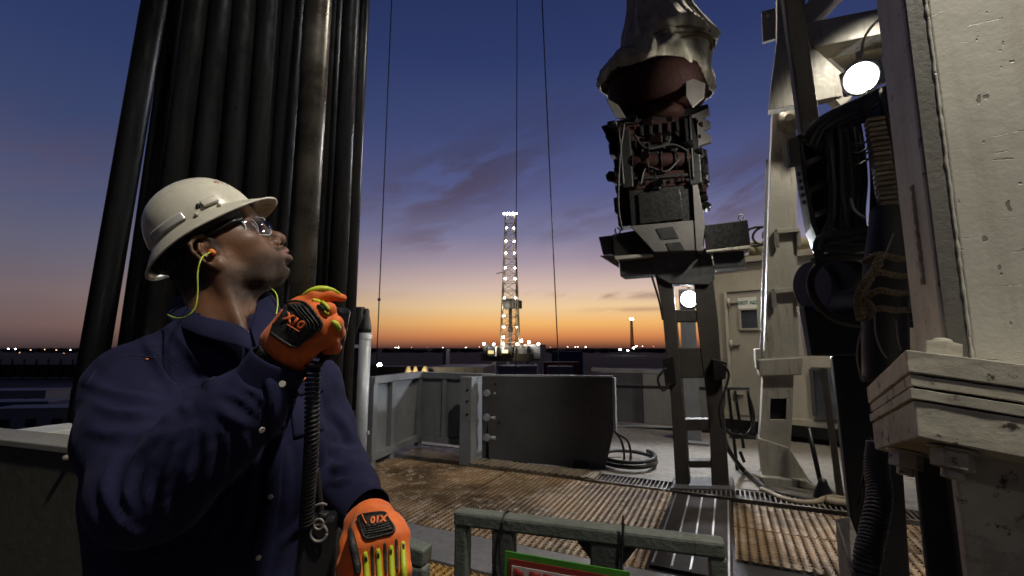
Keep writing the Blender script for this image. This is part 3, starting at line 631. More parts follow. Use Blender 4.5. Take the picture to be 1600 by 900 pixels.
# tarp bundle and coils on the cabin roof
M['tarp'] = plain('dirty_canvas', (.42, .38, .26), .8, 0, .5, 12, .3)
rt = empty('tarp_bundle', cw(.75, zt + .02), 'crumpled canvas bundle and hoses lying on the cabin roof', 'tarp')
for i in range(5): mb = MB(); mb.ball(cw(.25 + i * .28, zt + .16, -.28), .22, 16, (1.1, .9, .75 + .15 * (i % 2))); mb.build('fold', M['tarp'], rt)
mb = MB()
for i in range(3): mb.tube([cw(.9 + .22 * math.cos(t_ * .4) + .15 * i, zt + .35 + .16 * math.sin(t_ * .4), -.02 - .02 * i) for t_ in range(17)], .02, 8)
mb.build('hose', M['black'], rt)

# ------------------------------------------------------------------ white mast leg
M['mast'] = painted('cream_mast_paint', (.46, .44, .38), (.17, .13, .09), .6, .45, 2.4, 0, .95, .3)
def slab(mb, pxs, Y, dv): return mb.prism([at(x, y, Y) for x, y in pxs], dv)
rt = empty('mast_column', on(1228, 757), 'cream-painted mast column with a square hole near its foot', 'mast column')
YL = 5.05; dv = V * .30
mb = MB(); slab(mb, [(1208, 165), (1244, 160), (1246, 400), (1249, 566), (1194, 566), (1199, 400), (1205, 230)], YL, dv); mb.build('upper_shaft', M['mast'], rt, .008)
# lower shaft as four bars round its square hole
mb = MB(); slab(mb, [(1192, 580), (1240, 580), (1239, 623), (1191, 623)], YL, dv); slab(mb, [(1189, 656), (1238, 656), (1234, 712), (1187, 684)], YL, dv)
slab(mb, [(1191, 623), (1204, 623), (1203, 656), (1189, 656)], YL, dv); slab(mb, [(1229, 623), (1239, 623), (1238, 656), (1228, 656)], YL, dv); mb.build('lower_shaft', M['mast'], rt, .004)
mb = MB(); mb.prism([p_ + V * .06 for p_ in (at(1200, 619, YL), at(1233, 619, YL), at(1232, 660, YL), at(1199, 660, YL))], V * .02); mb.build('hole_shade_plate', M['under'], rt)  # dark plate added behind the hole to paint its shade
mb = MB(); slab(mb, [(1184, 684), (1233, 700), (1276, 768), (1192, 752)], YL - .02, dv * .8); mb.build('foot', M['mast'], rt, .006)
mb = MB(); slab(mb, [(1189, 745), (1262, 752), (1285, 775), (1195, 762)], YL - .10, dv * 1.3); mb.build('foot_plate', M['mast'], rt, .006)
mb = MB(); slab(mb, [(1184, 562), (1255, 558), (1253, 586), (1187, 588)], YL - .05, dv * 1.3); mb.build('bracket', M['mast'], rt, .01)
mb = MB(); slab(mb, [(1180, 546), (1189, 544), (1190, 582), (1182, 576)], YL - .02, dv * 1.2); mb.build('lug', M['mast'], rt, .006)
for py, w_ in ((362, 32), (455, 40)):
    mb = MB(); p0, p1 = at(1212 if py < 400 else 1208, py, YL - .03), at(1247, py - 3, YL - .03); mb.bar(p0, p1, .05, .05); mb.bar(p0, p0 - Z * .18, .05, .04, V); mb.bar(p1, p1 - Z * .2, .04, .03, V); mb.build('grab_bar', M['mast'], rt, .003)
mb = MB(); mb.bar(at(1199, 250, YL - .01), at(1189, 570, YL - .01), .03, .03, V); mb.build('edge_conduit', M['galv'], rt)
pv = at(1231, 190, YL - .02); mb = MB(); mb.lathe(pv + V * .02, -V, [(.14, 0), (.14, .05), (.10, .055), (.10, .08), (.045, .085), (.045, .13)], 26); mb.build('pivot', M['mast'], rt)
# head frame of the mast with the floodlight
YH = 4.6
rt = empty('mast_head_frame', at(1260, 90, YH), 'cream steel cross frame joined to the top of the mast column, around the floodlight', 'mast frame')
mb = MB(); slab(mb, [(1201, 172), (1204, 140), (1214, 60), (1214, -120), (1262, -120), (1258, 20), (1272, 74), (1324, 122), (1316, 150), (1300, 152), (1274, 158)], YH, V * .12); mb.build('node_plate', M['mast'], rt, .006)
mb = MB(); slab(mb, [(1256, 36), (1460, -4), (1470, 34), (1272, 74)], YH - .03, V * .30); mb.build('cross_beam', M['mast'], rt, .008)
mb = MB(); slab(mb, [(1262, 42), (1246, 20), (1300, -40), (1345, -90), (1372, -70)], YH - .05, V * .22); mb.build('brace', M['mast'], rt, .006)
mb = MB(); slab(mb, [(1262, 110), (1300, 150), (1316, 168), (1332, 150), (1330, 120)], YH + .02, V * .2); mb.build('lower_gusset', M['mast'], rt, .006)
mb = MB(); slab(mb, [(1190, 18), (1212, 12), (1212, 60), (1192, 66)], YH - .02, V * .04); mb.cyl(at(1200, 25, YH - .03), at(1200, 25, YH - .01), .022, 14); mb.build('lug', M['mast'], rt)
mb = MB(); p0 = at(1314, 122, YH); slab(mb, [(1276, 72), (1470, 36), (1500, 80), (1330, 118)], YH + .32, V * .1); mb.build('rear_plate', M['mast'], rt)
# floodlights that the photo shows burning
def floodlight(P, face, sx_, sz_, label, power, col, mat, size=150):
    rt = empty('floodlight', P, label, 'floodlight'); f = Vector(face).normalized(); sd = f.cross(Z).normalized(); up = sd.cross(f).normalized()
    mb = MB(); mb.box(P + up * .0 - f * .05, (sx_ + .05, .1, sz_ + .05), (sd, f, up)); mb.build('housing', M['galv'], rt, .008)
    r_ = max(sx_, sz_) * .5; mb = MB(); mb.lathe(P, f, [(r_, 0), (r_ * .97, .02), (r_ * .8, .04), (r_ * .45, .055), (0, .06)], 28); mb.build('lens', mat, rt)
    mb = MB(); mb.lathe(P - f * .02, f, [(r_ * 1.0, 0), (r_ * 1.16, .01), (r_ * 1.16, .035), (r_ * 1.02, .04)], 28); mb.build('bezel', M['galv'], rt)
    mb = MB(); mb.bar(P - f * .08 + up * (sz_ / 2), P - f * .08 + up * (sz_ / 2 + .16), .04, .03, f); mb.tube(spline([P - f * .1 + up * .1, P - f * .14 + up * .35 - sd * .05, P - f * .05 + up * .42 - sd * .22, P + up * .1 - sd * .28]), .012, 8); mb.build('bracket', M['mast'], rt)
    spot('floodlight_beam', P + f * .16, P + f * 2, power, col, size, .4, .09)
    return rt
M['flood'] = emit('burning_floodlight', (1, .96, .86), 28); M['flood2'] = emit('burning_white_floodlight', (.93, .96, 1.0), 30)
PA = at(1346, 122, 3.9)
floodlight(PA, (-.72, -.58, -.34),   .27, .17, 'glaring floodlight hung under the mast cross beam', 230, (1, .95, .82), M['flood'], 168)
PB = at(1077, 467, 7.0); rt = empty('lamp_post', (PB.x + .04, PB.y + .2, 0), 'blue-grey lamp post seen through the cut-outs of the dark column', 'post')
mb = MB(); mb.box((PB.x + .04, PB.y + .2, 1.08), (.22, .12, 2.16)); mb.build('post', M['wgrey'], rt, .006)
mb = MB(); mb.box((PB.x + .04, PB.y + .15, .03), (.4, .4, .04)); mb.build('base', M['wgrey'], rt)
floodlight(PB, (-.35, -.9, -.22), .25, .25, 'glaring white floodlight seen through the top cut-out of the dark column', 320, COOL, M['flood2'], 172)
# ================================================================== TOP DRIVE AND ITS COLUMN
M['dkgrey'] = painted('dark_greasy_grey', (.085, .085, .09), (.035, .028, .022), .25, .45, 3, .2, .5, .3)
M['cold'] = painted('dark_brown_column_paint', (.050, .045, .042), (.028, .022, .016), .25, .5, 3, .1, .6, .3)
M['ddk'] = painted('black_greasy_steel', (.014, .013, .013), (.02, .016, .012), .2, .4, 4, .3, .5, .3)
M['red'] = painted('dull_red_casting', (.026, .007, .006), (.03, .018, .014), .3, .72, 5, 0, .7, .5)
for k_ in ('ddk', 'red', 'cold', 'dkgrey'):
    b_ = [n_ for n_ in M[k_].node_tree.nodes if n_.type == 'BSDF_PRINCIPLED'][0]; b_.inputs['Specular IOR Level'].default_value = .18; b_.inputs['Metallic'].default_value = 0
M['undergrey'] = painted('pale_underside', (.14, .13, .125), (.12, .10, .08), .2, .5, 4, 0, .4, .2)
M['canvas'] = None
t = NT('weathered_canvas'); n = t.noise(5, 6, .65); n2 = t.noise(55, 4, .6); n3 = t.noise(9, 5, .6, (3, 3, .6))
t.col(t.mix(t.mth('MULTIPLY', t.step(n3, .50, .70), .6), t.mix(t.step(n, .3, .7), (.36, .33, .26), (.54, .50, .41)), (.20, .18, .14))); t.set(Roughness=.75); t.bump(n2, .25, .006); M['canvas'] = t.m
YT = 4.85
rt = empty('guide_column', on(1098, 768), 'dark steel column with rectangular cut-outs carrying the pipe-handling machine', 'column')
dv = V * .16
def sl(name, pxs, Y=YT, d=dv, mat='cold', bev=.008, par=None):
    mb = MB(); mb.prism([at(x, y, Y) for x, y in pxs], d); return mb.build(name, M[mat], par or rt, bev)
# side rails and cross bars of the column (a ladder of cut-outs)
sl('side_rail', [(1023, 428), (1049, 428), (1057, 503), (1064, 590), (1072, 672), (1078, 766), (1056, 766), (1048, 622), (1040, 545), (1034, 480)])
sl('side_rail', [(1083, 428), (1113, 428), (1122, 500), (1128, 590), (1134, 672), (1140, 768), (1112, 768), (1109, 672), (1100, 590), (1089, 503)])
for (a_, b_, c_, d_) in (((1047, 418), (1084, 418), (1084, 441), (1048, 441)), ((1053, 484), (1087, 484), (1088, 503), (1056, 503)), ((1059, 543), (1093, 543), (1100, 591), (1064, 591)),
                       ((1068, 655), (1107, 655), (1109, 673), (1071, 673)), ((1076, 720), (1110, 720), (1111, 731), (1077, 731))):
    sl('cross_bar', [a_, b_, c_, d_], YT + .004, dv * .9)
sl('base_plate', [(1048, 762), (1146, 764), (1150, 775), (1042, 772)], YT - .12, V * .45, 'dkgrey')
sl('hinge_block', [(1034, 560), (1052, 556), (1056, 600), (1040, 606)], YT - .06, V * .2, 'ddk'); sl('hinge_block', [(1112, 560), (1136, 566), (1134, 592), (1116, 596)], YT - .06, V * .2, 'ddk')
for pts in ([(1040, 575), (1028, 592), (1036, 610), (1046, 600)], [(1130, 570), (1139, 585), (1132, 612), (1124, 640), (1128, 668)], [(1018, 430), (1030, 470), (1036, 500)]):
    mb = MB(); mb.tube(spline([at(x, y, YT - .14) for x, y in pts]), .012, 8); mb.build('hose', M['black'], rt)
rt = empty('pipe_handling_machine', at(1050, 380, YT), 'dirty dark red and grey machine hanging above the column under a canvas hood', 'machine')
# saddle plates and wings
sl('torque_frame', [(1010, 388), (1110, 388), (1116, 432), (1108, 445), (1046, 443), (1026, 432), (1012, 410)], YT - .03, V * .22, 'dkgrey')
o_ = sl('underside_plate', [(984, 353), (1084, 344), (1100, 391), (1022, 394)], YT - .18, V * .05, 'undergrey')
for q4 in ([(1025, 357), (1051, 354), (1061, 372), (1034, 374)], [(1041, 380), (1063, 378), (1070, 391), (1046, 392)]): sl('hole', q4, YT - .186, V * .004, 'under', 0)  # holes not cut; dark plates paint their shade
sl('gear_box', [(982, 296), (1084, 287), (1099, 344), (1085, 346), (986, 354)], YT - .16, V * .42, 'ddk')
sl('box_panel', [(997, 302), (1062, 294), (1068, 342), (1000, 350)], YT - .18, V * .015, 'ddk', .004)
sl('box_edge', [(1082, 288), (1090, 288), (1101, 346), (1096, 392), (1088, 392)], YT - .19, V * .3, 'undergrey', .004)
sl('wing', [(957, 366), (1002, 358), (1020, 396), (959, 400)], YT - .10, V * .35, 'ddk'); sl('wing_edge', [(959, 400), (1020, 396), (1020, 400), (962, 406)], YT - .13, V * .4, 'mast', .003)
sl('wing', [(935, 370), (958, 367), (960, 396), (942, 398)], YT + .02, V * .3, 'dkgrey'); sl('wing', [(936, 399), (966, 399), (966, 418)], YT, V * .05, 'mast')
sl('wing', [(967, 404), (1012, 400), (1025, 428), (969, 432)], YT - .04, V * .25, 'dkgrey')
sl('wing', [(1099, 352), (1168, 343), (1173, 383), (1103, 391)], YT - .10, V * .35, 'ddk'); sl('wing_edge', [(1103, 391), (1173, 383), (1172, 388), (1104, 394)], YT - .13, V * .4, 'mast', .003)
sl('wing', [(1113, 394), (1162, 390), (1166, 416), (1117, 420)], YT - .04, V * .25, 'dkgrey')
for x, y in ((1158, 340), (965, 361)): mb = MB(); p = at(x, y, YT); mb.tube([p + Vector((math.cos(a_) * .028, 0, math.sin(a_) * .034)) for a_ in [k * math.pi / 8 for k in range(17)]], .008, 8); mb.build('lifting_eye', M['galv'], rt)
# cluttered machine body
rr = random.Random(11)
sl('body', [(958, 188), (1086, 175), (1096, 290), (982, 300), (962, 240)], YT + .02, V * .35, 'ddk', .02)
def blk(name, pxs, dy, depth, mat, bev=.012): return sl(name, pxs, YT + dy, V * depth, mat, bev)
blk('yoke', [(966, 194), (1090, 178), (1094, 208), (1060, 214), (1052, 206), (1000, 212), (994, 222), (968, 224)], -.16, .25, 'red')
blk('side_plate', [(962, 204), (984, 202), (990, 292), (972, 294)], -.20, .30, 'ddk'); blk('side_plate', [(1068, 184), (1090, 182), (1097, 286), (1078, 290)], -.20, .30, 'ddk')
blk('cover_plate', [(1000, 218), (1054, 212), (1058, 238), (1002, 242)], -.10, .12, 'cold'); blk('cover_plate', [(1012, 222), (1040, 219), (1042, 232), (1014, 235)], -.12, .02, 'ddk', .004)
mb = MB(); mb.cyl(at(986, 256, YT - .12), at(1076, 249, YT - .12), .088, 26); mb.build('drum', M['red'], rt, .01)
for x_ in (990, 1012, 1034, 1056, 1074): mb = MB(); p = at(x_, 256 - (x_ - 986) * .078, YT - .12); mb.cyl(p - U * .011, p + U * .011, .108, 26); mb.build('drum_ring', M['ddk'], rt, .004)
blk('lower_housing', [(984, 270), (1080, 264), (1084, 288), (988, 297)], -.17, .3, 'red'); blk('lower_rib', [(990, 276), (1078, 270), (1079, 275), (991, 281)], -.19, .03, 'ddk', .003)
for k in range(7): mb = MB(); p = at(996 + k * 13, 287 - k * .9, YT - .175); mb.hexnut(p, -V, .018, .02); mb.build('nut', M['dkgrey'], rt, .002)
for k in range(5): blk('fin', [(1000 + k * 14, 196 - k * 1.8), (1004 + k * 14, 195.5 - k * 1.8), (1005 + k * 14, 211 - k * 1.8), (1001 + k * 14, 211 - k * 1.8)], -.19, .03, 'ddk', .003)
for (x0, x1, y0, y1, dy_, m_) in ((944, 968, 196, 214, -.06, 'red'), (950, 970, 222, 240, -.02, 'ddk'), (958, 982, 246, 262, -.10, 'red'), (956, 978, 266, 284, -.04, 'ddk'), (960, 986, 288, 300, -.1, 'ddk'), (1086, 1104, 232, 248, -.08, 'ddk'), (1088, 1106, 254, 272, -.02, 'ddk'),
                              (1084, 1102, 276, 300, -.1, 'red'), (1090, 1104, 304, 322, -.05, 'ddk'), (958, 984, 306, 330, -.05, 'ddk'), (964, 986, 334, 352, -.02, 'red'), (1000, 1030, 180, 192, -.1, 'ddk'), (1040, 1074, 172, 184, -.08, 'red')):
    blk('side_block', [(x0, y0 + 2), (x1, y0), (x1 + 2, y1), (x0 + 2, y1 + 2)], dy_, .2, m_, .015)
for i in range(70):
    x = rr.uniform(956, 1096); y = rr.uniform(185, 292); s = rr.uniform(.025, .06); mb = MB(); p = at(x, y, YT - rr.uniform(.08, .2))
    if i % 3 == 0: mb.box(p, (s * 2.2, s, s * 1.4)); nm = 'bracket'
    elif i % 3 == 1: mb.cyl(p - U * s, p + U * s, s * .8, 12); nm = 'cylinder'
    else: mb.hexnut(p, -V, s, s); nm = 'nut'
    mb.build(nm, M[('ddk', 'red', 'dkgrey')[rr.randrange(3)]], rt, .004)
for i in range(9):
    y = 226 + i * 12; p = at(1089 + (i % 3) * 4 + i * .9, y, YT - .05); mb = MB(); mb.cyl(p - V * .06, p + V * .12, .035, 10); mb.box(p, (.09, .07, .035)); mb.build('valve', M['ddk'], rt, .003)
for i in range(6):
    y = 268 + i * 14; p = at(968 + i * 2.5, y, YT - .03); mb = MB(); mb.box(p, (.10, .12, .07)); mb.build('valve', M['ddk'], rt, .006)
for pts in ([(966, 200), (970, 240), (974, 290)], [(975, 192), (968, 250), (966, 320), (972, 360)], [(1077, 180), (1080, 230), (1083, 280)], [(1000, 290), (1010, 262), (1040, 268), (1060, 250)], [(990, 210), (1010, 232), (1050, 226), (1074, 236)]):
    mb = MB(); mb.tube(spline([at(x, y, YT - .2) for x, y in pts]), .013, 8); mb.build('hydraulic_line', M['black'], rt)
sl('bumper', [(938, 196), (962, 190), (966, 210), (974, 240), (962, 246), (948, 214)], YT - .05, V * .2, 'red', .02)
sl('shelf_bar', [(968, 192), (1106, 162), (1108, 170), (1090, 178), (968, 200)], YT - .16, V * .2, 'ddk')
sl('notched_bracket', [(1080, 180), (1107, 168), (1107, 180), (1098, 184), (1110, 190), (1110, 198), (1100, 204), (1112, 214), (1110, 222), (1091, 228)], YT - .2, V * .05, 'undergrey', .003)
for x, y in ((1089, 190), (1093, 213)): mb = MB(); mb.box(at(x, y, YT - .203), (.028, .006, .04)); mb.build('slot_shade', M['under'], rt)  # slots not cut; dark boxes paint their shade
# red bell with pale flange inside the hood
c0 = at(1026, 178, YT + .05); up = Vector((.06, 0, 1)).normalized()
mb = MB(); mb.lathe(c0 + up * -.02, up, [(.34, 0), (.44, .06), (.53, .18), (.56, .30), (.55, .36), (.45, .42)], 48); mb.build('bell', M['red'], rt)
mb = MB(); mb.lathe(c0 + up * -.16, up, [(.16, 0), (.30, .02), (.33, .10), (.30, .16)], 40); mb.build('bell_neck', M['red'], rt)
sl('pale_cheek', [(1072, 118), (1102, 130), (1100, 152), (1082, 168), (1072, 150)], YT - .42, V * .02, 'undergrey', .004); sl('pale_cheek', [(945, 152), (966, 164), (978, 184), (962, 184)], YT - .40, V * .02, 'undergrey', .004)
# canvas hood: a gathered skirt over the bell and a twisted sack above it
def ridged(x): return 1 - 2 * abs(x - math.floor(x + .5)) * 1.0
def canvas(name, rings, seed, amp, nseg=128, mat='canvas', par=rt, tw=.05, nf=7):
    rows = []; nr_ = len(rings)
    for i in range((nr_ - 1) * 4 + 1):                   # centre px, half width px, front-back squash, tilt px, interpolated
        a_ = rings[min(i // 4, nr_ - 1)]; b_ = rings[min(i // 4 + 1, nr_ - 1)]; f_ = (i % 4) / 4; x, y, w, flat_, tl = [p * (1 - f_) + q * f_ for p, q in zip(a_, b_)]
        c = at(x, y, YT + .03); sc = YT / FPX; row = []; ii = i / 4
        for k in range(nseg):
            th = 2 * math.pi * k / nseg; n1 = noise.noise(Vector((math.cos(th) * 1.6, math.sin(th) * 1.6, seed + ii * .22))); n2 = noise.noise(Vector((math.cos(th) * 3.2, math.sin(th) * 3.2, seed + 9 + ii * .3)))
            r1 = ridged(nf * th / (2 * math.pi) + tw * ii + n1 * .9); r2 = ridged((nf * 2 + 1) * th / (2 * math.pi) - tw * 1.7 * ii + n2 * 1.2)
            f = 1 + amp * (.42 * (r1 ** 1.6) + .18 * r2 * r2 + .35 * n1 - .30)
            row.append(c + Vector((math.cos(th) * w * sc * f, math.sin(th) * w * sc * flat_ * f, -tl * sc * math.cos(th) + amp * .12 * n2)))
        row.append(row[0].copy()); rows.append(row)
    mb = MB(); mb.sheet(rows); bmesh.ops.remove_doubles(mb.bm, verts=mb.bm.verts[:], dist=.0005); return mb.build(name, M[mat], par, solid=.010)
canvas('hood_skirt', [(1022, 141, 88, .8, 16), (1022, 131, 93, .85, 18), (1024, 118, 90, .85, 16), (1026, 104, 82, .85, 10), (1032, 92, 78, .85, 2), (1036, 84, 80, .85, -4)], 4.1, .20, nf=9)
canvas('hood_sack', [(1040, 92, 76, .85, -14), (1040, 78, 80, .85, -14), (1036, 60, 71, .85, -10), (1030, 35, 60, .85, -4), (1024, 8, 50, .85, 0), (1018, -22, 43, .85, 0), (1010, -60, 36, .85, 0), (1004, -110, 30, .85, 0), (1000, -180, 22, .9, 0)], 9.3, .34, tw=.16, nf=6)
M['rope'] = None
t = NT('twisted_rope'); n = t.noise(90, 4, .6); t.col(t.mix(t.step(n, .3, .7), (.075, .055, .035), (.20, .15, .09))); t.set(Roughness=.9); t.bump(n, .6, .006); M['rope'] = t.m
for (ys, tl) in ((86, -15), (93, -12), (100, -17)):
    mb = MB(); c = at(1038, ys, YT + .03); sc = YT / FPX
    mb.tube([c + Vector((math.cos(th) * 77 * sc, math.sin(th) * 66 * sc, -tl * sc * math.cos(th) + .02 * math.sin(5 * th + ys))) for th in [k * 2 * math.pi / 48 for k in range(49)]], .016, 8); mb.build('lashing', M['rope'], rt)

# ================================================================== CABLE CARRIER, POSTS
M['brownsteel'] = painted('brownish_dark_steel', (.10, .088, .078), (.05, .035, .025), .4, .5, 4, .2, .5, .3)
mb = MB(); mb.bar(at(1228, -60, 2.75), at(1268, 235, 2.55), .10, .12, V); tag(mb.build('hanging_beam', M['brownsteel'], bevel=.01), 'dark brownish steel beam slanting down to the black cable carrier', 'beam')
YC = 2.35
rt = empty('cable_carrier', at(1290, 300, YC), 'black slotted cable carrier packed with hoses, left of the big column', 'cable carrier')
# slotted face plate, built as rails and rungs
fl = [(1248, 214), (1258, 285), (1270, 350), (1284, 385)]; fr = [(1282, 196), (1291, 270), (1303, 335), (1312, 372)]
for a_ in (fl, fr):
    for i in range(3): mb = MB(); mb.bar(at(*a_[i], YC), at(*a_[i + 1], YC), .024, .05, V); mb.build('side_link', M['ddk'], rt, .003)
for k in (0, .22, .42, .62, .82, 1.0):
    f = lambda a_, k_: tuple(np.interp(k_ * 3, range(4), [q_[j] for q_ in a_]) for j in (0, 1)); mb = MB(); p0 = at(*f(fl, k), YC + .004); p1 = at(*f(fr, k), YC + .004); mb.bar(p0, p1, .03, .062, V); mb.build('rung', M['dkgrey'], rt, .003)
mb = MB(); mb.prism([at(x, y, YC + .07) for x, y in fl + fr[::-1]], V * .25); mb.build('back_box', M['under'], rt)
mb = MB(); mb.box(at(1241, 238, YC), (.055, .08, .14)); mb.build('clamp', M['black'], rt, .008)
for i in range(5): mb = MB(); mb.cyl(at(1249 + i * 2.1, 272 + i * 11, YC - .02), at(1246 + i * 2.1, 272 + i * 11, YC - .02), .012, 8); mb.build('stud', M['blackm'], rt)
for x, y in ((1250, 208), (1256, 210), (1261, 209)): mb = MB(); mb.ball(at(x, y, YC - .04), .009, 8); mb.build('fitting', M['rub'], rt)
# packed hoses
rc = random.Random(3)
for i in range(30):
    x0 = 1286 + i * 3.4; s = rc.uniform(-6, 6); Yh = YC + rc.uniform(-.12, .30)
    pts = [at(x0 - 6 + s, 158 - i * .6 + (46 - i * 1.6 if i < 24 else 0), Yh + .1), at(x0 + 6, 215, Yh), at(x0 + 10 + s, 280, Yh), at(x0 + 12 - s, 340, Yh), at(x0 + rc.uniform(-10, 24), 392, Yh)]
    if 1340 < x0 < 1352: continue
    mb = MB(); mb.tube(spline(pts, 8), rc.uniform(.012, .024), 9); mb.build('hose', M['black'], rt)
for k in range(5):                                     # arcs over the top
    r0 = 1256 + k * 8; mb = MB(); mb.tube(spline([at(r0, 222 + k * 5, YC - .03), at(r0 + 18, 194 + k * 4, YC - .06), at(1310 + k * 6, 172 + k * 5, YC - .05), at(1345 + k * 4, 156 + k * 7, YC), at(1372, 143 + k * 8, YC + .05), at(1410, 130 + k * 8, YC + .1)], 8), .019, 10); mb.build('hose', M['black'], rt)
mb = MB()
for i in range(26): p = at(1366 + i * 1.3, 190 + i * 7.6, YC - .25); mb.box(p, (.07, .07, .018)) 
mb.build('ribbed_conduit', M['timber'], rt, .003)
mb = MB(); mb.tube([at(1366, 185, YC - .24), at(1400, 390, YC - .24)], .027, 12); mb.build('conduit_core', M['black'], rt)
for k in range(4): mb = MB(); mb.tube(spline([at(1318, 222 + k * 9, YC - .05), at(1340, 226 + k * 9 + (k % 2) * 5, YC - .1), at(1362, 218 + k * 9, YC - .12)], 6), .006, 6); mb.build('thin_cable', M['black'], rt)
mb = MB(); mb.tube(spline([at(1330, 310, YC - .2), at(1334, 325, YC - .22), at(1342, 334, YC - .22), at(1352, 340, YC - .2)], 8), .006, 8); mb.build('bright_fitting', M['galv'], rt)
mb = MB(); mb.tube(spline([at(1296, 352, YC - .1), at(1308, 362, YC - .12), at(1326, 368, YC - .12)], 8), .007, 8); mb.build('bright_fitting', M['galv'], rt)
# hoses sagging below it
rt = empty('sagging_hoses', at(1330, 390, 2.2), 'loops of black hose sagging under the cable carrier', 'hoses')
for pts, r in (([(1276, 392), (1284, 372), (1310, 366), (1350, 360), (1420, 340)], .022), ([(1276, 400), (1292, 384), (1330, 374), (1420, 352)], .018), ([(1270, 408), (1300, 400), (1340, 402), (1380, 406), (1425, 410)], .016),
               ([(1280, 385), (1320, 392), (1370, 380), (1425, 368)], .02), ([(1300, 372), (1340, 384), (1385, 372), (1420, 380)], .016)):
    mb = MB(); mb.tube(spline([at(x, y, 2.15) for x, y in pts], 8), r, 10); mb.build('hose', M['black'], rt)
M['bluedrum'] = plain('dark_blue_enamel', (.012, .018, .06), .35, .1, .1, 20, .3)
YD = 2.3
rt = empty('hose_drum', at(1330, 450, YD), 'dark blue drum with a black hose looped round it, beside the rope-tied bundle', 'drum')
mb = MB(); mb.cyl(at(1268, 448, YD + .1), at(1430, 440, YD + .2), .135, 32); mb.build('barrel', M['bluedrum'], rt, .008)
mb = MB(); mb.cyl(at(1315, 432, YD - .05), at(1380, 428, YD), .075, 22); mb.build('motor', M['black'], rt, .008)
mb = MB(); mb.tube(spline([at(1430, 408, YD - .12), at(1340, 402, YD - .14), at(1284, 412, YD - .14), at(1266, 440, YD - .14), at(1278, 475, YD - .14), at(1310, 500, YD - .14), at(1360, 508, YD - .14), at(1430, 506, YD - .12)], 8), .018, 10); mb.build('hose', M['black'], rt)
mb = MB(); mb.prism([at(1262, 415, YD + .25), at(1430, 400, YD + .25), at(1430, 500, YD + .25), at(1262, 500, YD + .25)], V * .05); mb.build('guard', M['blackm'], rt)
rt = empty('black_post', on(1345, 800), 'black post and box standing behind the flange of the big column', 'post')
mb = MB(); mb.prism([at(1256, 478, 2.45), at(1420, 478, 2.45), at(1420, 558, 2.45), at(1268, 556, 2.45)], V * .1); mb.build('box', M['under'], rt, .01)
mb = MB(); mb.prism([at(1248, 478, 2.44), at(1256, 478, 2.44), at(1268, 556, 2.44), at(1262, 556, 2.44)], V * .1); mb.build('edge_strip', M['galv'], rt)
mb = MB(); mb.prism([at(1300, 556, 2.5), at(1400, 556, 2.5), at(1430, 1010, 2.5), at(1352, 1010, 2.5)], V * .08); mb.build('post', M['under'], rt, .01)
# rope lashing round a black sleeve
YR = 1.75
M['hosegrey'] = plain('grey_cord', (.20, .19, .18), .6)
rt = empty('rope_tied_bundle', at(1378, 450, YR), 'black sleeve tied with turns of frayed brown rope, against the big column', 'bundle')
mb = MB(); mb.tube(spline([at(1396, 330, YR + .05), at(1386, 400, YR + .05), at(1382, 470, YR + .05), at(1384, 600, YR + .05)]), .075, 20); mb.build('sleeve', M['black'], rt)
def rope(pts, Y, r=.011, par=rt):
    c = spline([at(x, y, Y + dy) for x, y, dy in pts], 10); mb = MB()
    for s in range(3):
        q_ = []
        for i, p in enumerate(c):
            tn = (c[min(i + 1, len(c) - 1)] - c[max(i - 1, 0)]).normalized(); e = tn.orthogonal().normalized(); g = tn.cross(e); L_ = i * .9 + s * 2.094; q_.append(p + (e * math.cos(L_) + g * math.sin(L_)) * r * .55)
        mb.tube(q_, r * .62, 7)
    return mb.build('rope', M['rope'], par)
for k in range(4): rope([(1424, 402 + k * 26 + 4, .02), (1400, 404 + k * 27, -.06), (1372, 398 + k * 28, -.10), (1350, 402 + k * 28 + 8, -.05)], YR)
rope([(1376, 400, -.12), (1362, 430, -.14), (1346, 458, -.13), (1342, 480, -.12), (1350, 498, -.12), (1362, 485, -.13), (1352, 470, -.15)], YR, .013); rope([(1374, 412, -.12), (1352, 440, -.15), (1340, 470, -.14), (1344, 500, -.12)], YR, .012)
for pts in ([(1352, 500), (1342, 530), (1339, 560), (1346, 594)], [(1366, 486), (1368, 520), (1376, 545), (1386, 560)], [(1396, 365), (1384, 395), (1376, 405)], [(1400, 500), (1403, 530), (1408, 548)]):
    mb = MB(); mb.tube(spline([at(x, y, 1.62) for x, y in pts], 8), .0030, 6); mb.build('cord', M['hosegrey'], rt)

# ================================================================== BIG COLUMN WITH FLANGES (nearest, right)
t = NT('hammered_cream_paint'); b1 = t.noise(1.6, 6, .62); b2 = t.noise(14, 5, .6); f1 = t.noise(70, 4, .6); st = t.noise(3, 5, .6, (4, 4, .35), (0, .25, 0)); sc_ = t.noise(7, 3, .5, (1, 1, 9), (.3, .2, 0), .5)
c = t.mix(t.step(b1, .3, .7), (.42, .405, .35), (.54, .525, .46)); c = t.mix(t.mth('MULTIPLY', t.step(st, .5, .7), .35), c, (.25, .22, .17))
pit = t.noise(26, 2, .4, (1.5, 1.5, 1)); pt = t.step(pit, .695, .72); scr = t.mth('MULTIPLY', t.step(sc_, .655, .675), t.step(b2, .45, .55))
c = t.mix(t.mth('MULTIPLY', pt, .7), c, (.10, .08, .06)); c = t.mix(t.mth('MULTIPLY', scr, .5), c, (.16, .13, .1)); t.col(c)
t.set(Roughness=t.step(b2, .3, .7, .34, .55)); t.bump(t.mth('SUBTRACT', t.mth('ADD', t.mth('MULTIPLY', b2, .5), t.mth('MULTIPLY', f1, .18)), t.mth('ADD', t.mth('MULTIPLY', pt, 1.2), t.mth('MULTIPLY', scr, .9))), .32, .012); M['col'] = t.m
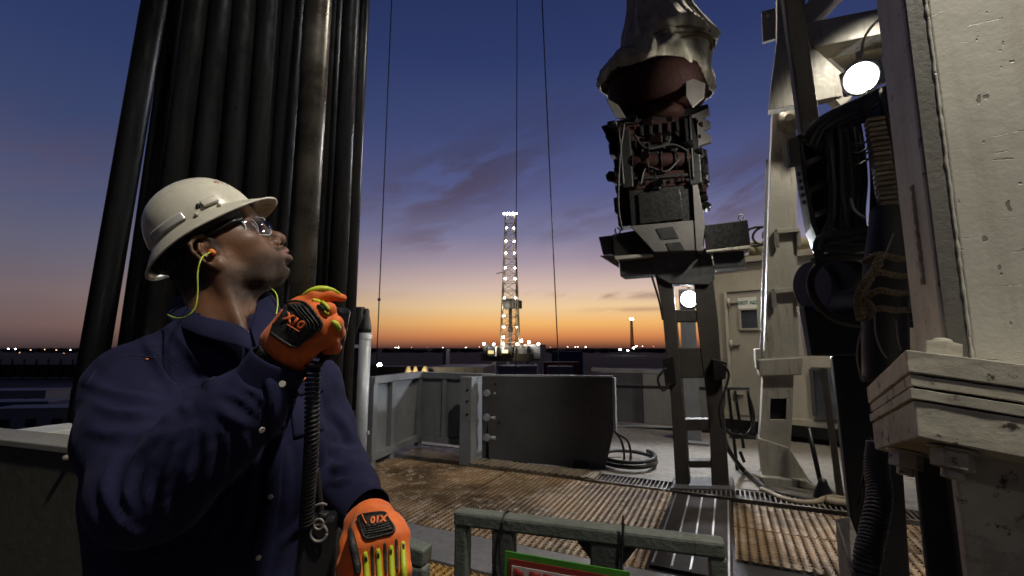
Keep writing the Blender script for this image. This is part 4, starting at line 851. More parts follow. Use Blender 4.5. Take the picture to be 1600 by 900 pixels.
t = NT('worn_flange_paint'); b1 = t.noise(4, 6, .65); b2 = t.noise(22, 6, .7); f1 = t.noise(90, 4, .6); st = t.noise(6, 6, .7, (.8, .8, 1.6), (0, 0, 0), .9)
c = t.mix(t.step(b1, .3, .7), (.38, .355, .29), (.58, .55, .46)); c = t.mix(t.step(b2, .58, .66), c, (.07, .055, .04)); c = t.mix(t.mth('MULTIPLY', t.step(st, .52, .66), .35), c, (.16, .13, .095)); t.col(c)
t.set(Roughness=t.step(b2, .3, .7, .38, .62)); t.bump(t.mth('ADD', t.mth('MULTIPLY', b2, .6), t.mth('ADD', t.mth('MULTIPLY', f1, .2), t.mth('MULTIPLY', st, .4))), .32, .010); M['flange'] = t.m
ru = R(29); cu_ = Vector((math.cos(ru), -math.sin(ru), 0)); cv_ = Vector((math.sin(ru), math.cos(ru), 0))      # right-face direction, left-face direction
M['cornershade'] = painted('shaded_grimy_corner_paint', (.13, .125, .11), (.06, .05, .04), .2, .6, 5, 0, .7, .3)  # dark base colour paints the shade along the column's corner
rt = empty('derrick_column', (1.3, 1.3, 0), 'big cream-painted steel column with stacked bolted flanges, filling the right edge', 'column')
E0 = at(1475, 512, 1.12); E0.z = 0
def cprism(mb, base, du, dv_, z0, z1, tdu=0, tdv=0, inset=0):
    p = [base, base + cu_ * du, base + cu_ * du + cv_ * dv_, base + cv_ * dv_]
    lo_ = [Vector((q.x, q.y, z0 + tdu * ((q - base).dot(cu_)) + tdv * ((q - base).dot(cv_)))) for q in p]; hi = [Vector((q.x, q.y, z1 + tdu * ((q - base).dot(cu_)) + tdv * ((q - base).dot(cv_)))) for q in p]
    return mb.hull8(lo_ + hi)
def grid_face(mb, o, eu, ew, nu, nw): mb.sheet([[o + eu * (i / nu) + ew * (j / nw) for j in range(nw + 1)] for i in range(nu + 1)])
mb = MB(); cprism(mb, E0 + cv_ * .013, .75, .257, 1.34, 6.0); shaft = mb.build('shaft', M['col'], rt, .01)
mb = MB(); cprism(mb, E0 + cu_ * .048, .70, .012, 1.34, 6.0)
shp = mb.build('face_plate', M['col'], rt, .004)
mb = MB(); cprism(mb, E0 + cu_ * .006 + cv_ * .0075, .044, .005, 1.34, 6.0); mb.build('corner_strip', M['cornershade'], rt)
jp = [E0 + cu_ * (.046 + .0022 * noise.noise(Vector((0, 0, i * .31)))) + cv_ * (.006 + .002 * noise.noise(Vector((3, 0, i * .37)))) + Z * (1.40 + i * .011) for i in range(240)]
mb = MB(); mb.tube(jp, [.0045 + .0022 * noise.noise(Vector((7, 0, i * .5))) for i in range(240)], 8); mb.build('weld_seam', M['col'], rt)
# weld bead running up the left face
mb = MB(); b_ = E0 + cv_ * .11 - cu_ * .001; pts = [Vector((b_.x, b_.y, 1.62 + i * .012)) for i in range(24)]
mb.tube([p + cv_ * .003 * math.sin(i * 1.7) for i, p in enumerate(pts)], [.007 + .002 * math.sin(i * 2.3) for i in range(24)], 8); mb.build('weld_bead', M['flange'], rt)
# flanges: C nearest corner; canted plates
C0 = at(1415, 546, 1.05); tdv = ((at(1345, 600, 1.50).z - C0.z) / .52); tdu = ((at(1600, 577, .965).z - C0.z) / .2)
C0b = Vector((C0.x, C0.y, 0)); zt = C0.z; tu = -.16; tv = -.235
ths = [(.0, .050, 0), (.0502, .0560, .014), (.056, .080, .004), (.0802, .0860, .012), (.086, .108, .0), (.1082, .1140, .016), (.114, .195, .005)]
for i, (d0, d1, ins) in enumerate(ths):
    mb = MB(); base = C0b + cu_ * ins + cv_ * ins; 
    lo0, hi0 = zt - d1, zt - d0
    # densified faces so that the torch-cut edge can be uneven
    cprism(mb, base, .62, .53 - ins, lo0, hi0, tu, tv)
    bmesh.ops.subdivide_edges(mb.bm, edges=mb.bm.edges[:], cuts=20, use_grid_fill=True)
    for v in mb.bm.verts: n_ = noise.noise(v.co * 22 + Vector((i * 7, 0, 0))) * .0018 + noise.noise(v.co * 60) * .0008; v.co += (cu_ * -.5 + cv_ * -.6) * n_ + Z * n_ * .7
    for f in mb.bm.faces: f.smooth = False
    mb.build('flange' if i % 2 == 0 else 'dark_gap_plate', M['flange' if i % 2 == 0 else 'ddk'], rt, .004)  # dark inset plates paint the shaded gaps between flanges
def top_z(p): q = p - C0b; return zt + tu * q.dot(cu_) + tv * q.dot(cv_)
def nut_at(p, r, h, down=False, off=0.0):
    z = top_z(p) - (.195 if down else 0) + (-.001 if down else .001); mb = MB(); q = Vector((p.x, p.y, z))
    axn = Vector((-tu * cu_.x - tv * cv_.x, -tu * cu_.y - tv * cv_.y, 1)).normalized() * (-1 if down else 1)
    mb.lathe(q, axn, [(r * 1.18, 0), (r * 1.18, h * .12)], 28); mb.hexnut(q + axn * h * .12, axn, r, h * .85, .3); mb.lathe(q + axn * h * .9, axn, [(r * .52, 0), (r * .52, h * (.5 if down else .28)), (r * .46, h * (.55 if down else .34))], 22)
    mb.build('nut', M['flange'], rt, .003)
nut_at(C0b + cu_ * .075 + cv_ * .06, .036, .040); nut_at(C0b + cu_ * .06 + cv_ * .40, .036, .036)
nut_at(C0b + cu_ * .075 + cv_ * .06, .038, .045, True); nut_at(C0b + cu_ * .05 + cv_ * .36, .038, .045, True); nut_at(C0b + cu_ * .42 + cv_ * .06, .036, .04)
# lower column below the flanges
L0 = C0b + cu_ * .085 + cv_ * .10
mb = MB(); cprism(mb, L0, .62, .04, 0, 1.27, 0, 0); mb.build('lower_plate', M['flange'], rt, .006)
mb = MB(); cprism(mb, L0 + cu_ * .06 + cv_ * .042, .5, .30, 0, 1.22); mb.build('web', M['dkgrey'], rt, .006)
mb = MB(); cprism(mb, L0 + cv_ * .345, .62, .03, 0, 1.16); mb.build('lower_plate', M['dkgrey'], rt, .006)
# ribbed hose hanging under the flange
rt = empty('ribbed_hose', at(1360, 900, 1.7), 'black spiral-wrapped hose hanging below the flange of the big column', 'hose')
c = spline([at(1374, 690, 1.6), at(1370, 730, 1.6), at(1374, 775, 1.56), at(1364, 830, 1.52), at(1354, 880, 1.5), at(1348, 960, 1.5), at(1350, 1040, 1.5)], 14)
mb = MB(); mb.tube(c, .026, 14); mb.build('core', M['black'], rt)
mb = MB(); hp = []
L_ = 0
for i in range(len(c) * 8 - 8):
    k = i / 8; j = int(k); f = k - j; p = c[j].lerp(c[min(j + 1, len(c) - 1)], f); tn = (c[min(j + 1, len(c) - 1)] - c[max(0, j - 1)]).normalized(); e = V.cross(tn).normalized(); g = tn.cross(e); hp.append(p + (e * math.cos(i * .5) + g * math.sin(i * .5)) * .030)
mb.tube(hp, .0075, 7); mb.build('spiral', M['dkgrey'], rt)
mb = MB(); mb.tube([at(1352, 730, 1.62), at(1340, 790, 1.62)], .004, 6); mb.build('tie', M['black'], rt)
# bent bracket plate on the floor
rt = empty('bracket_plate', on(1310, 890), 'bent pale steel plate standing on the deck left of the ribbed hose', 'plate')
mb = MB(); mb.prism([at(1305, 815, 2.3), at(1328, 810, 2.5), at(1362, 900, 2.0), at(1366, 960, 1.95), at(1330, 900, 2.0)], Z * .01); mb.prism([at(1305, 815, 2.3), at(1333, 905, 2.0), at(1335, 960, 2.0), at(1312, 900, 2.2)], U * .012); mb.build('plate', M['plate'], rt, .003)

# posts and hoses on the deck, right
rt = empty('upright_bar', on(1290, 778), 'thin dark upright bar in a round foot, right of the cream mast column', 'bar')
mb = MB(); mb.cyl(at(1263, 668, 4.75), at(1286, 772, 4.65), .022, 12); mb.build('bar', M['blackm'], rt)
mb = MB(); mb.lathe(on(1288, 782), Z, [(.09, 0), (.085, .05), (.04, .16), (.03, .2)], 16); mb.build('foot', M['blackm'], rt)
mb = MB(); mb.bar(on(1313, 776), at(1286, 575, 4.75), .055, .05, V); tag(mb.build('upright_bar', M['brownsteel'], bevel=.004), 'brown square upright bar in front of the cabin window', 'bar')
rt = empty('hose_stand', on(1160, 718), 'small black stand with looped cables, right of the dark column', 'stand')
for p, q_ in (((1138, 607), (1152, 735)), ((1168, 608), (1178, 680)), ((1132, 607), (1170, 607)), ((1140, 682), (1180, 684)), ((1148, 610), (1162, 700)), ((1156, 705), (1163, 722))):
    mb = MB(); mb.bar(at(*p, 5.6), at(*q_, 5.6), .035, .035, V); mb.build('frame_bar', M['blackm'], rt, .003)
for pts in ([(1168, 610), (1178, 650), (1170, 675), (1150, 684), (1132, 670)], [(1132, 612), (1130, 640), (1122, 660), (1112, 676)], [(1126, 660), (1140, 676), (1160, 680)]):
    mb = MB(); mb.tube(spline([at(x, y, 5.5) for x, y in pts], 8), .014, 8); mb.build('cable', M['black'], rt)
M['hosetan'] = plain('muddy_hose', (.22, .18, .12), .6, 0, .3, 40, .3)
for pts, r, lab, mt in (([(1128, 672), (1140, 705), (1165, 738), (1200, 765), (1240, 776), (1290, 784), (1340, 778)], .026, 'thick hose curving over the deck from the dark column to the mast column foot', 'black'),
                   ([(1190, 765), (1230, 782), (1270, 786), (1300, 778), (1345, 786)], .03, 'muddy tan hose lying on the deck by the mast column foot', 'hosetan'),
                   ([(1142, 764), (1180, 768), (1215, 775), (1290, 792)], .014, 'thin dark line lying along the drain grate', 'black'),
                   ([(1290, 784), (1330, 790), (1350, 800), (1362, 812)], .045, 'short fat muddy hose at the foot of the black post', 'hosetan')):
    mb = MB(); mb.tube(spline([(on(x, y, r + .02) if y > 720 else at(x, y, 5.2 + (720 - y) * .004)) for x, y in pts], 8), r, 10); tag(mb.build('hose', M[mt]), lab, 'hose')

# ================================================================== FOREGROUND BARRIER WITH SIGN
M['barrier'] = painted('mossy_grey_green_paint', (.105, .122, .105), (.06, .05, .035), .7, .55, 6, 0, .8, .5, 90)
M['barrierd'] = painted('grimy_dark_grey_paint', (.065, .07, .068), (.04, .033, .025), .5, .5, 6, 0, .7, .4, 90)
rt = empty('barrier', (.1, 1.06, 0), 'mossy grey steel barrier with a red sign wired to it, in the foreground', 'barrier')
A = at(714, 806, 1.14); B = at(1132, 856, .965); d = (B - A).normalized(); nn = Vector((-d.y, d.x, 0)).normalized(); th = .042
mb = MB(); mb.bar(A, B, th, .032); mb.build('top_rail', M['barrier'], rt, .006)
def down(k, w_, z0=0, top=None, nm='upright', m_='barrier'):
    p = A.lerp(B, k); mb = MB(); mb.bar(Vector((p.x, p.y, z0)), Vector((p.x, p.y, (top or p.z) - .014)), w_, th * .9, nn); return mb.build(nm, M[m_], rt, .005)
down(.028, .030); down(.205, .050, 0, None, 'upright', 'barrierd'); down(.975, .034); down(.60, .066, 0, None, 'upright', 'barrierd')
mb = MB(); mb.bar(A.lerp(B, .02) - Z * .34, A.lerp(B, .98) - Z * .34, th, .032); mb.build('middle_rail', M['barrier'], rt, .006)
mb = MB(); mb.bar(A.lerp(B, .03) - Z * 1.02, A.lerp(B, .98) - Z * 1.02, .06, .04); mb.build('bottom_rail', M['barrier'], rt, .006)
for k, sw in ((.575, -1), (.625, 1)):
    p = A.lerp(B, .60); mb = MB(); q0 = p - Z * .015 + d * sw * .028; mb.prism([q0, q0 + d * sw * .04, q0 - Z * .05], nn * .006); mb.build('gusset', M['barrierd'], rt)
for k, top in ((.205, .01), (.66, .05)):
    p = A.lerp(B, k) - nn * .027; mb = MB(); mb.tube(spline([p + Z * top + d * .004, p - Z * .02, p - Z * .06 - d * .003, p - Z * .11 + d * .004], 8), .0022, 6)
    q0 = A.lerp(B, k); mb.tube([q0 + nn * (.027 * math.cos(a_)) + Z * (.022 * math.sin(a_)) + d * .003 for a_ in [i * math.pi / 8 for i in range(17)]], .0022, 6); mb.build('tie_wire', M['wire'], rt)
rt = empty('red_zone_sign', A.lerp(B, .42) - Z * .17, 'white and red sign with a green border hanging from the mossy barrier', 'sign')
S0 = at(790, 860, 1.04); S1 = at(984, 893, .962); sd = (S1 - S0).normalized(); sdn = Vector((sd.y, -sd.x, 0)).normalized()   # top edge, facing camera
W_, H_ = .60, .24
W_ = (S1 - S0).length / 1.0
upv = sdn.cross(sd).normalized()
if upv.z < 0: upv = -upv
M['signgreen'] = painted('green_sign_edge', (.05, .22, .02), (.04, .06, .02), .2, .5, 8, 0, .3, .2); M['signred'] = painted('red_sign_paint', (.22, .022, .018), (.08, .02, .015), .2, .5, 8, 0, .3, .1); M['signwhite'] = painted('dusty_white_sign', (.46, .44, .41), (.22, .19, .15), .2, .5, 8, 0, .5, .1)
def board(x0, x1, y0, y1, off, mat, nm, thk=.004):
    P = lambda x, y: S0 + sd * x - upv * y + sdn * off; mb = MB(); mb.prism([P(x0, y0), P(x1, y0), P(x1, y1), P(x0, y1)], sdn * thk); return mb.build(nm, M[mat], rt)
board(0, W_, 0, H_, 0, 'signgreen', 'green_border'); board(.010, W_ - .010, .012, H_ - .012, .0045, 'signred', 'red_border', .002); board(.017, W_ - .017, .024, H_ - .022, .0068, 'signwhite', 'panel', .002)
place_text('RED', .105, S0 + sd * .072 - upv * .070 + sdn * .0100, sd, upv, M['signred'], rt, thick=.001, sx_=.55)
place_text('ZONE', .105, S0 + sd * .185 - upv * .070 + sdn * .0100, sd, upv, M['signred'], rt, thick=.001, sx_=.52)
# second low barrier, mostly hidden behind the glove
rt = empty('barrier', (-.22, 1.28, 0), 'short grey-green rail end beside the lowered glove', 'barrier')
A2 = at(560, 838, 1.25); B2 = at(668, 868, 1.18); mb = MB(); mb.bar(A2, B2, .05, .04); mb.build('top_rail', M['barrier'], rt, .006)
mb = MB(); mb.bar(Vector((B2.x - .02, B2.y, 0)), B2 - Vector((.02, 0, .0205)), .045, .04, nn); mb.build('upright', M['barrier'], rt, .006)
mb = MB(); mb.bar(Vector((A2.x + .02, A2.y, 0)), A2 - Vector((-.02, 0, .0205)), .045, .04, nn); mb.build('upright', M['barrier'], rt, .006)
# ================================================================== CABINET, lower left
M['cabinet'] = painted('dark_olive_cabinet', (.085, .088, .07), (.045, .04, .03), .15, .5, 3, 0, .4, .2); M['lid'] = painted('pale_grey_lid', (.22, .22, .20), (.15, .13, .09), .3, .5, 5, 0, .6, .3)
rt = empty('side_panel', (-1.9, 1.6, 0), 'dark olive steel side panel with a pale top edge, behind the man at lower left', 'side panel')
F0 = at(0, 676, 1.62); F1 = at(150, 706, 1.45); F0.z = F1.z = F0.z - .012; fd = (F1 - F0).normalized(); fn = Vector((-fd.y, fd.x, 0)); F1 = F1 + fd * .30; F0 = F0 - fd * .4
mb = MB(); mb.prism([Vector((p.x, p.y, .03)) for p in (F0, F1, F1 + fn * .10, F0 + fn * .10)], Z * (F0.z - .06)); mb.build('body', M['cabinet'], rt, .008)
mb = MB(); mb.prism([Vector((p.x, p.y, F0.z - .028)) for p in (F0 - fn * .012, F1 + fd * .01 - fn * .012, F1 + fd * .01 + fn * .12, F0 + fn * .12)], Z * .022); mb.build('lid', M['lid'], rt, .004)
mb = MB(); b_ = at(110, 714, 1.475); mb.cyl(b_ + fn * .04, b_ - fn * .012, .009, 12); mb.ball(b_ - fn * .012, .009, 10); mb.build('bolt', M['rub'], rt)
q_ = at(88, 668, 2.1); mb = MB(); mb.box(q_ - Z * .05, (.22, .2, .10), (fd, fn, Z)); mb.box(q_ - Z * .60, (.16, .16, 1.0), (fd, fn, Z)); tag(mb.build('junction_box', M['white'], bevel=.004), 'small pale junction box behind the pale-edged side panel', 'box')
# ================================================================== implicit-surface modelling for the figure
class Grid:
    def __init__(s, lo, hi, h):
        s.o = np.array(lo, dtype=np.float32); s.h = h
        s.n = [int(math.ceil((b - a) / h)) + 1 for a, b in zip(lo, hi)]
        s.ax = [(s.o[i] + h * np.arange(s.n[i])).astype(np.float32) for i in range(3)]
        s.F = np.full(s.n, 1.0, dtype=np.float32)
    def sub(s, lo, hi):
        sl_ = []
        for i in range(3):
            a = max(0, int((lo[i] - s.o[i]) / s.h)); b = min(s.n[i], int((hi[i] - s.o[i]) / s.h) + 2)
            if b <= a: return None, None
            sl_.append(slice(a, b))
        X, Y, Zz = np.meshgrid(s.ax[0][sl_[0]], s.ax[1][sl_[1]], s.ax[2][sl_[2]], indexing='ij')
        return tuple(sl_), (X, Y, Zz)
    def op(s, d_fn, lo, hi, k, mode='u'):
        m = k + s.h * 3
        sl_, P = s.sub([a - m for a in lo], [b + m for b in hi])
        if sl_ is None: return s
        d = d_fn(*P).astype(np.float32); a = s.F[sl_]
        if mode == 'u':
            h = np.clip(.5 + .5 * (a - d) / k, 0, 1); s.F[sl_] = a * (1 - h) + d * h - k * h * (1 - h)
        elif mode == 's':
            d = -d; h = np.clip(.5 - .5 * (a - d) / k, 0, 1); s.F[sl_] = a * (1 - h) + d * h + k * h * (1 - h)
        return s
    def cap(s, p0, p1, r0, r1=None, k=.01, mode='u'):
        r1 = r0 if r1 is None else r1; p0 = [float(c) for c in p0]; p1 = [float(c) for c in p1]; R_ = max(r0, r1)
        d_ = [b - a for a, b in zip(p0, p1)]; L2 = sum(c * c for c in d_) + 1e-12
        def f(X, Y, Zz):
            x, y, z = X - p0[0], Y - p0[1], Zz - p0[2]; t_ = np.clip((x * d_[0] + y * d_[1] + z * d_[2]) / L2, 0, 1)
            return np.sqrt((x - t_ * d_[0]) ** 2 + (y - t_ * d_[1]) ** 2 + (z - t_ * d_[2]) ** 2) - (r0 + (r1 - r0) * t_)
        return s.op(f, [min(a, b) - R_ for a, b in zip(p0, p1)], [max(a, b) + R_ for a, b in zip(p0, p1)], k, mode)
    def chain(s, pts, rs, k=.01, mode='u'):
        for i in range(len(pts) - 1): s.cap(pts[i], pts[i + 1], rs[i], rs[i + 1], k, mode)
        return s
    def ell(s, c, r, k=.01, mode='u', axes=None):
        c = [float(v) for v in c]; R_ = max(r)
        A = [Vector(a).normalized() for a in axes] if axes else None
        def f(X, Y, Zz):
            x, y, z = X - c[0], Y - c[1], Zz - c[2]
            if A: x, y, z = [x * a.x + y * a.y + z * a.z for a in A]
            k0 = np.sqrt((x / r[0]) ** 2 + (y / r[1]) ** 2 + (z / r[2]) ** 2); k1 = np.sqrt((x / r[0] ** 2) ** 2 + (y / r[1] ** 2) ** 2 + (z / r[2] ** 2) ** 2)
            return np.where(k1 > 1e-6, k0 * (k0 - 1) / np.maximum(k1, 1e-6), -min(r))
        return s.op(f, [v - R_ for v in c], [v + R_ for v in c], k, mode)
    def mesh(s):
        F = s.F; neg = F < 0; nx, ny, nz = [n - 1 for n in F.shape]
        cnt = np.zeros((nx, ny, nz), np.float32); acc = np.zeros((nx, ny, nz, 3), np.float32)
        corner = lambda A, i, j, k: A[i:i + nx, j:j + ny, k:k + nz]
        for (i, j, k) in [(i, j, k) for i in (0, 1) for j in (0, 1) for k in (0, 1)]:
            for ax in range(3):
                if (i, j, k)[ax]: continue
                q = [i, j, k]; q[ax] = 1; a = corner(F, i, j, k); b = corner(F, *q); c = (corner(neg, i, j, k) != corner(neg, *q))
                t_ = np.where(c, a / np.where(c, a - b, 1), 0); cf = c.astype(np.float32); cnt += cf
                for m in range(3): acc[..., m] += cf * ((i, j, k)[m] + (t_ if m == ax else 0))
        act = cnt > 0; idx = np.full(act.shape, -1, np.int64); ids = np.argwhere(act); idx[act] = np.arange(len(ids))
        verts = s.o + s.h * (ids + acc[act] / cnt[act][:, None])
        quads = []
        for ax in range(3):
            sl0 = [slice(0, n) for n in F.shape]; sl1 = [slice(0, n) for n in F.shape]; sl0[ax] = slice(0, F.shape[ax] - 1); sl1[ax] = slice(1, F.shape[ax])
            ch = neg[tuple(sl0)] != neg[tuple(sl1)]; e = np.argwhere(ch); flip = neg[tuple(sl0)][ch]
            b_, c_ = [m for m in range(3) if m != ax]
            ok = (e[:, b_] > 0) & (e[:, c_] > 0) & (e[:, b_] < F.shape[b_] - 1) & (e[:, c_] < F.shape[c_] - 1); e = e[ok]; flip = flip[ok]
            def g(db, dc): q = e.copy(); q[:, b_] -= db; q[:, c_] -= dc; return idx[q[:, 0], q[:, 1], q[:, 2]]
            Q = np.stack([g(1, 1), g(0, 1), g(0, 0), g(1, 0)], 1)
            if ax == 1: flip = ~flip
            Q[~flip] = Q[~flip][:, ::-1]; quads.append(Q)
        return verts, np.concatenate(quads)
def relax(verts, quads, it=2, lam=.5):
    a = np.concatenate([quads[:, [0, 1]], quads[:, [1, 2]], quads[:, [2, 3]], quads[:, [3, 0]]]); a = np.concatenate([a, a[:, ::-1]])
    deg = np.bincount(a[:, 0], minlength=len(verts)).astype(np.float64)
    for _ in range(it):
        m = np.stack([np.bincount(a[:, 0], weights=verts[a[:, 1], j], minlength=len(verts)) for j in range(3)], 1) / np.maximum(deg, 1)[:, None]
        verts = verts + lam * (m - verts)
    return verts
def vnormals(verts, quads):
    n = np.cross(verts[quads[:, 2]] - verts[quads[:, 0]], verts[quads[:, 3]] - verts[quads[:, 1]])
    vn = np.stack([sum(np.bincount(quads[:, c], weights=n[:, j], minlength=len(verts)) for c in range(4)) for j in range(3)], 1)
    return vn / np.maximum(np.linalg.norm(vn, axis=1), 1e-12)[:, None]
def np_obj(name, verts, quads, mat, parent=None, matidx=None, label=None):
    me = bpy.data.meshes.new(name); off = np.array(world_loc(parent)) if parent is not None else np.zeros(3)
    me.from_pydata((np.asarray(verts, dtype=np.float64) - off).tolist(), [], np.asarray(quads).tolist())
    me.polygons.foreach_set('use_smooth', [True] * len(me.polygons))
    for m in (mat if isinstance(mat, list) else [mat]): me.materials.append(m)
    if matidx is not None: me.polygons.foreach_set('material_index', np.asarray(matidx, dtype=np.int32))
    me.update(); o = bpy.data.objects.new(name, me); C.objects.link(o)
    if parent is not None: o.parent = parent
    if label: o['label'] = label
    return o
def dist_poly(px, py, line):                    # distance of pixels to a polyline and the parameter along it
    best = np.full(px.shape, 1e9); tt = np.zeros(px.shape); L = 0; seg = []
    for (a, b) in zip(line[:-1], line[1:]): seg.append(math.hypot(b[0] - a[0], b[1] - a[1]))
    T = sum(seg); s0 = 0
    for (a, b), ln in zip(zip(line[:-1], line[1:]), seg):
        dx, dy = b[0] - a[0], b[1] - a[1]; t_ = np.clip(((px - a[0]) * dx + (py - a[1]) * dy) / (ln * ln + 1e-9), 0, 1)
        d = np.hypot(px - a[0] - t_ * dx, py - a[1] - t_ * dy); m = d < best; best[m] = d[m]; tt[m] = (s0 + t_[m] * ln) / T; s0 += ln
    return best, tt
def curve2(pts, n=6):
    c = spline([(x, y, 0) for x, y in pts], n); return [(p.x, p.y) for p in c]
def folds(verts, quads, strokes):
    """push the cloth out (or in) along hand-drawn fold lines seen from the front; real displacement of the surface"""
    N = vnormals(verts, quads); px, py = proj(verts); tocam = np.array(CAMP) - verts; tocam /= np.linalg.norm(tocam, axis=1)[:, None]
    face = np.clip((N * tocam).sum(1) * 2.2 + .35, 0, 1); disp = np.zeros(len(verts))
    for pts, w_, amp in strokes:
        d, t_ = dist_poly(px, py, curve2(pts)); env = np.sin(np.clip(t_, 0.02, .98) * math.pi) ** .55
        disp += 1.12 * amp * env * (np.exp(-(d / (w_ * .85)) ** 2) - .30 * np.exp(-((d - 1.8 * w_) / (w_ * .7)) ** 2))
    return verts + N * (disp * face)[:, None]
class Surf:
    """ray casting onto a finished surface, to lay trim on it"""
    def __init__(s, verts, quads): s.b = BVHTree.FromPolygons([Vector(v) for v in verts], [tuple(q) for q in quads.tolist()])
    def hit(s, px, py, off=0.0):
        d = ray(px, py).normalized(); h = s.b.ray_cast(CAMP, d)
        if h[0] is None:
            return None
        n = h[1] if h[1].dot(d) < 0 else -h[1]
        return h[0] + n * off, n
    def pts(s, line, off=0.0, n=8):
        out = []
        for x, y in curve2(line, n):
            h = s.hit(x, y, off)
            if h: out.append(h[0])
        return out
def ribbon(surf, line, width_px, off, thick, name, mat, parent, n=8, ny=4):
    """a flat strip lying on a surface"""
    c = curve2(line, n); rows = []; last = None
    for i, (x, y) in enumerate(c):
        a = c[max(0, i - 1)]; b = c[min(len(c) - 1, i + 1)]; dx, dy = b[0] - a[0], b[1] - a[1]; L = math.hypot(dx, dy) or 1; nx_, ny_ = -dy / L, dx / L
        row = []
        for k in range(ny + 1):
            w_ = (k / ny - .5) * width_px; h = surf.hit(x + nx_ * w_, y + ny_ * w_, off)
            row.append(h[0] if h else None)
        if all(r is not None for r in row): rows.append(row)
    if len(rows) < 2: return None
    mb = MB(); mb.sheet(rows); return mb.build(name, mat, parent, solid=thick)
def patch(surf, quad, off, thick, name, mat, parent, nu=14, nv=12, rnd_=.12):
    """a four-cornered patch draped on a surface; corners given as pixels"""
    g = []
    for i in range(nu + 1):
        row = []
        for j in range(nv + 1):
            u, v = i / nu, j / nv
            a, b, c, d = [Vector((x, y, 0)) for x, y in quad]; cu, cv = 2 * u - 1, 2 * v - 1
            # squircle mapping rounds the corners a little
            cu2 = cu * (1 - rnd_ * cv * cv * .5); cv2 = cv * (1 - rnd_ * cu * cu * .5); u2, v2 = (cu2 + 1) / 2, (cv2 + 1) / 2
            p = (a * (1 - u2) + b * u2) * (1 - v2) + (d * (1 - u2) + c * u2) * v2; h = surf.hit(p.x, p.y, off)
            row.append(h[0] if h else None)
        g.append(row)
    fb = [p for r in g for p in r if p is not None]
    if not fb: return None
    for r in g:
        for j in range(len(r)):
            if r[j] is None: r[j] = min(fb, key=lambda q: abs(q.z)) if False else fb[0]
    mb = MB(); mb.sheet(g); return mb.build(name, mat, parent, solid=thick)
def draped_text(surf, body, size_px, c_px, ex, ey, off, mat, parent, thick=.0012, name='lettering', shear=0.0):
    me = text_mesh(body, 1.0, .045); bm = bmesh.new(); bm.from_mesh(me); bmesh.ops.triangulate(bm, faces=bm.faces[:]); 
    bmesh.ops.subdivide_edges(bm, edges=[e for e in bm.edges if e.calc_length() > .25], cuts=1)
    bmesh.ops.triangulate(bm, faces=bm.faces[:]); wl_ = world_loc(parent); bad = []
    for v in bm.verts:
        x = (v.co.x + shear * v.co.y) * size_px; y = v.co.y * size_px; h = surf.hit(c_px[0] + ex[0] * x + ey[0] * y, c_px[1] + ex[1] * x + ey[1] * y, off)
        if h: v.co = h[0] - wl_
        else: bad.append(v)
    bmesh.ops.delete(bm, geom=bad, context='VERTS'); bm.to_mesh(me); bm.free(); me.materials.clear(); me.materials.append(mat)
    o = bpy.data.objects.new(name, me); C.objects.link(o); o.parent = parent; q = o.modifiers.new('s', 'SOLIDIFY'); q.thickness = thick; q.offset = 0; return o
# ================================================================== THE MAN
t = NT('dark_brown_skin'); n = t.noise(9, 5, .6); n2 = t.noise(240, 3, .6); n3 = t.noise(60, 4, .6)
at_ = t.n('ShaderNodeAttribute', attribute_name='hairmask'); lp_ = t.n('ShaderNodeAttribute', attribute_name='lipmask')
c = t.mix(t.step(n, .3, .7), (.105, .046, .024), (.205, .098, .050)); c = t.mix(t.mth('MULTIPLY', lp_.outputs['Fac'], .9), c, (.36, .17, .14))
hm = t.mth('MULTIPLY', at_.outputs['Fac'], t.step(n3, .25, .6, .55, 1.0)); c = t.mix(hm, c, (.010, .008, .007)); t.col(c)
t.set(Roughness=t.mix(at_.outputs['Fac'], t.step(n3, .3, .7, .46, .58), .8), Subsurface_Weight=.06, Subsurface_Radius=(.01, .004, .002)); t.b.inputs['Subsurface Scale'].default_value = .5
t.bump(t.mth('ADD', t.mth("MULTIPLY", n2, .6), n3), .18, .0020); M['skin'] = t.m
t = NT('navy_work_cloth'); n = t.noise(6, 5, .6); wv = t.noise(700, 2, .5, (1, 1, 1)); n3 = t.noise(38, 5, .6, (1, 1, .5), (0, .5, 0), .6)
t.col(t.mix(t.step(n, .3, .7), (.0115, .0125, .038), (.0185, .0195, .055))); t.set(Roughness=.85, Specular_IOR_Level=.12, Sheen_Weight=.03, Sheen_Roughness=.4); t.b.inputs['Sheen Tint'].default_value = (.5, .52, .8, 1)
t.bump(t.mth('ADD', t.mth('MULTIPLY', wv, .12), t.mth('MULTIPLY', n3, .9)), .35, .006); M['navy'] = t.m
M['seam'] = plain('navy_seam', (.016, .017, .045), .8); M['button'] = plain('pale_button', (.45, .44, .38), .3); M['orange'] = None
t = NT('orange_glove_fabric'); n = t.noise(25, 5, .6); n2 = t.noise(420, 2, .5)
t.col(t.mix(t.step(n, .3, .7), (.72, .13, .018), (.90, .20, .035))); t.set(Roughness=.62, Sheen_Weight=.1); t.bump(t.mth('ADD', n2, t.mth('MULTIPLY', n, .8)), .15, .002); M['orange'] = t.m
M['gblack'] = plain('black_glove_padding', (.022, .022, .020), .5, 0, .4, 130, .3); M['gyellow'] = plain('lime_yellow_rubber', (.55, .66, .04), .45, 0, .1, 60, .1)
M['knit'] = plain('black_knit_cuff', (.012, .012, .013), .85, 0, .5, 200, .3)
root = empty('person', (-.57, .95, 0), 'man in white hard hat and navy shirt looking up, one orange-gloved hand raised', 'person')
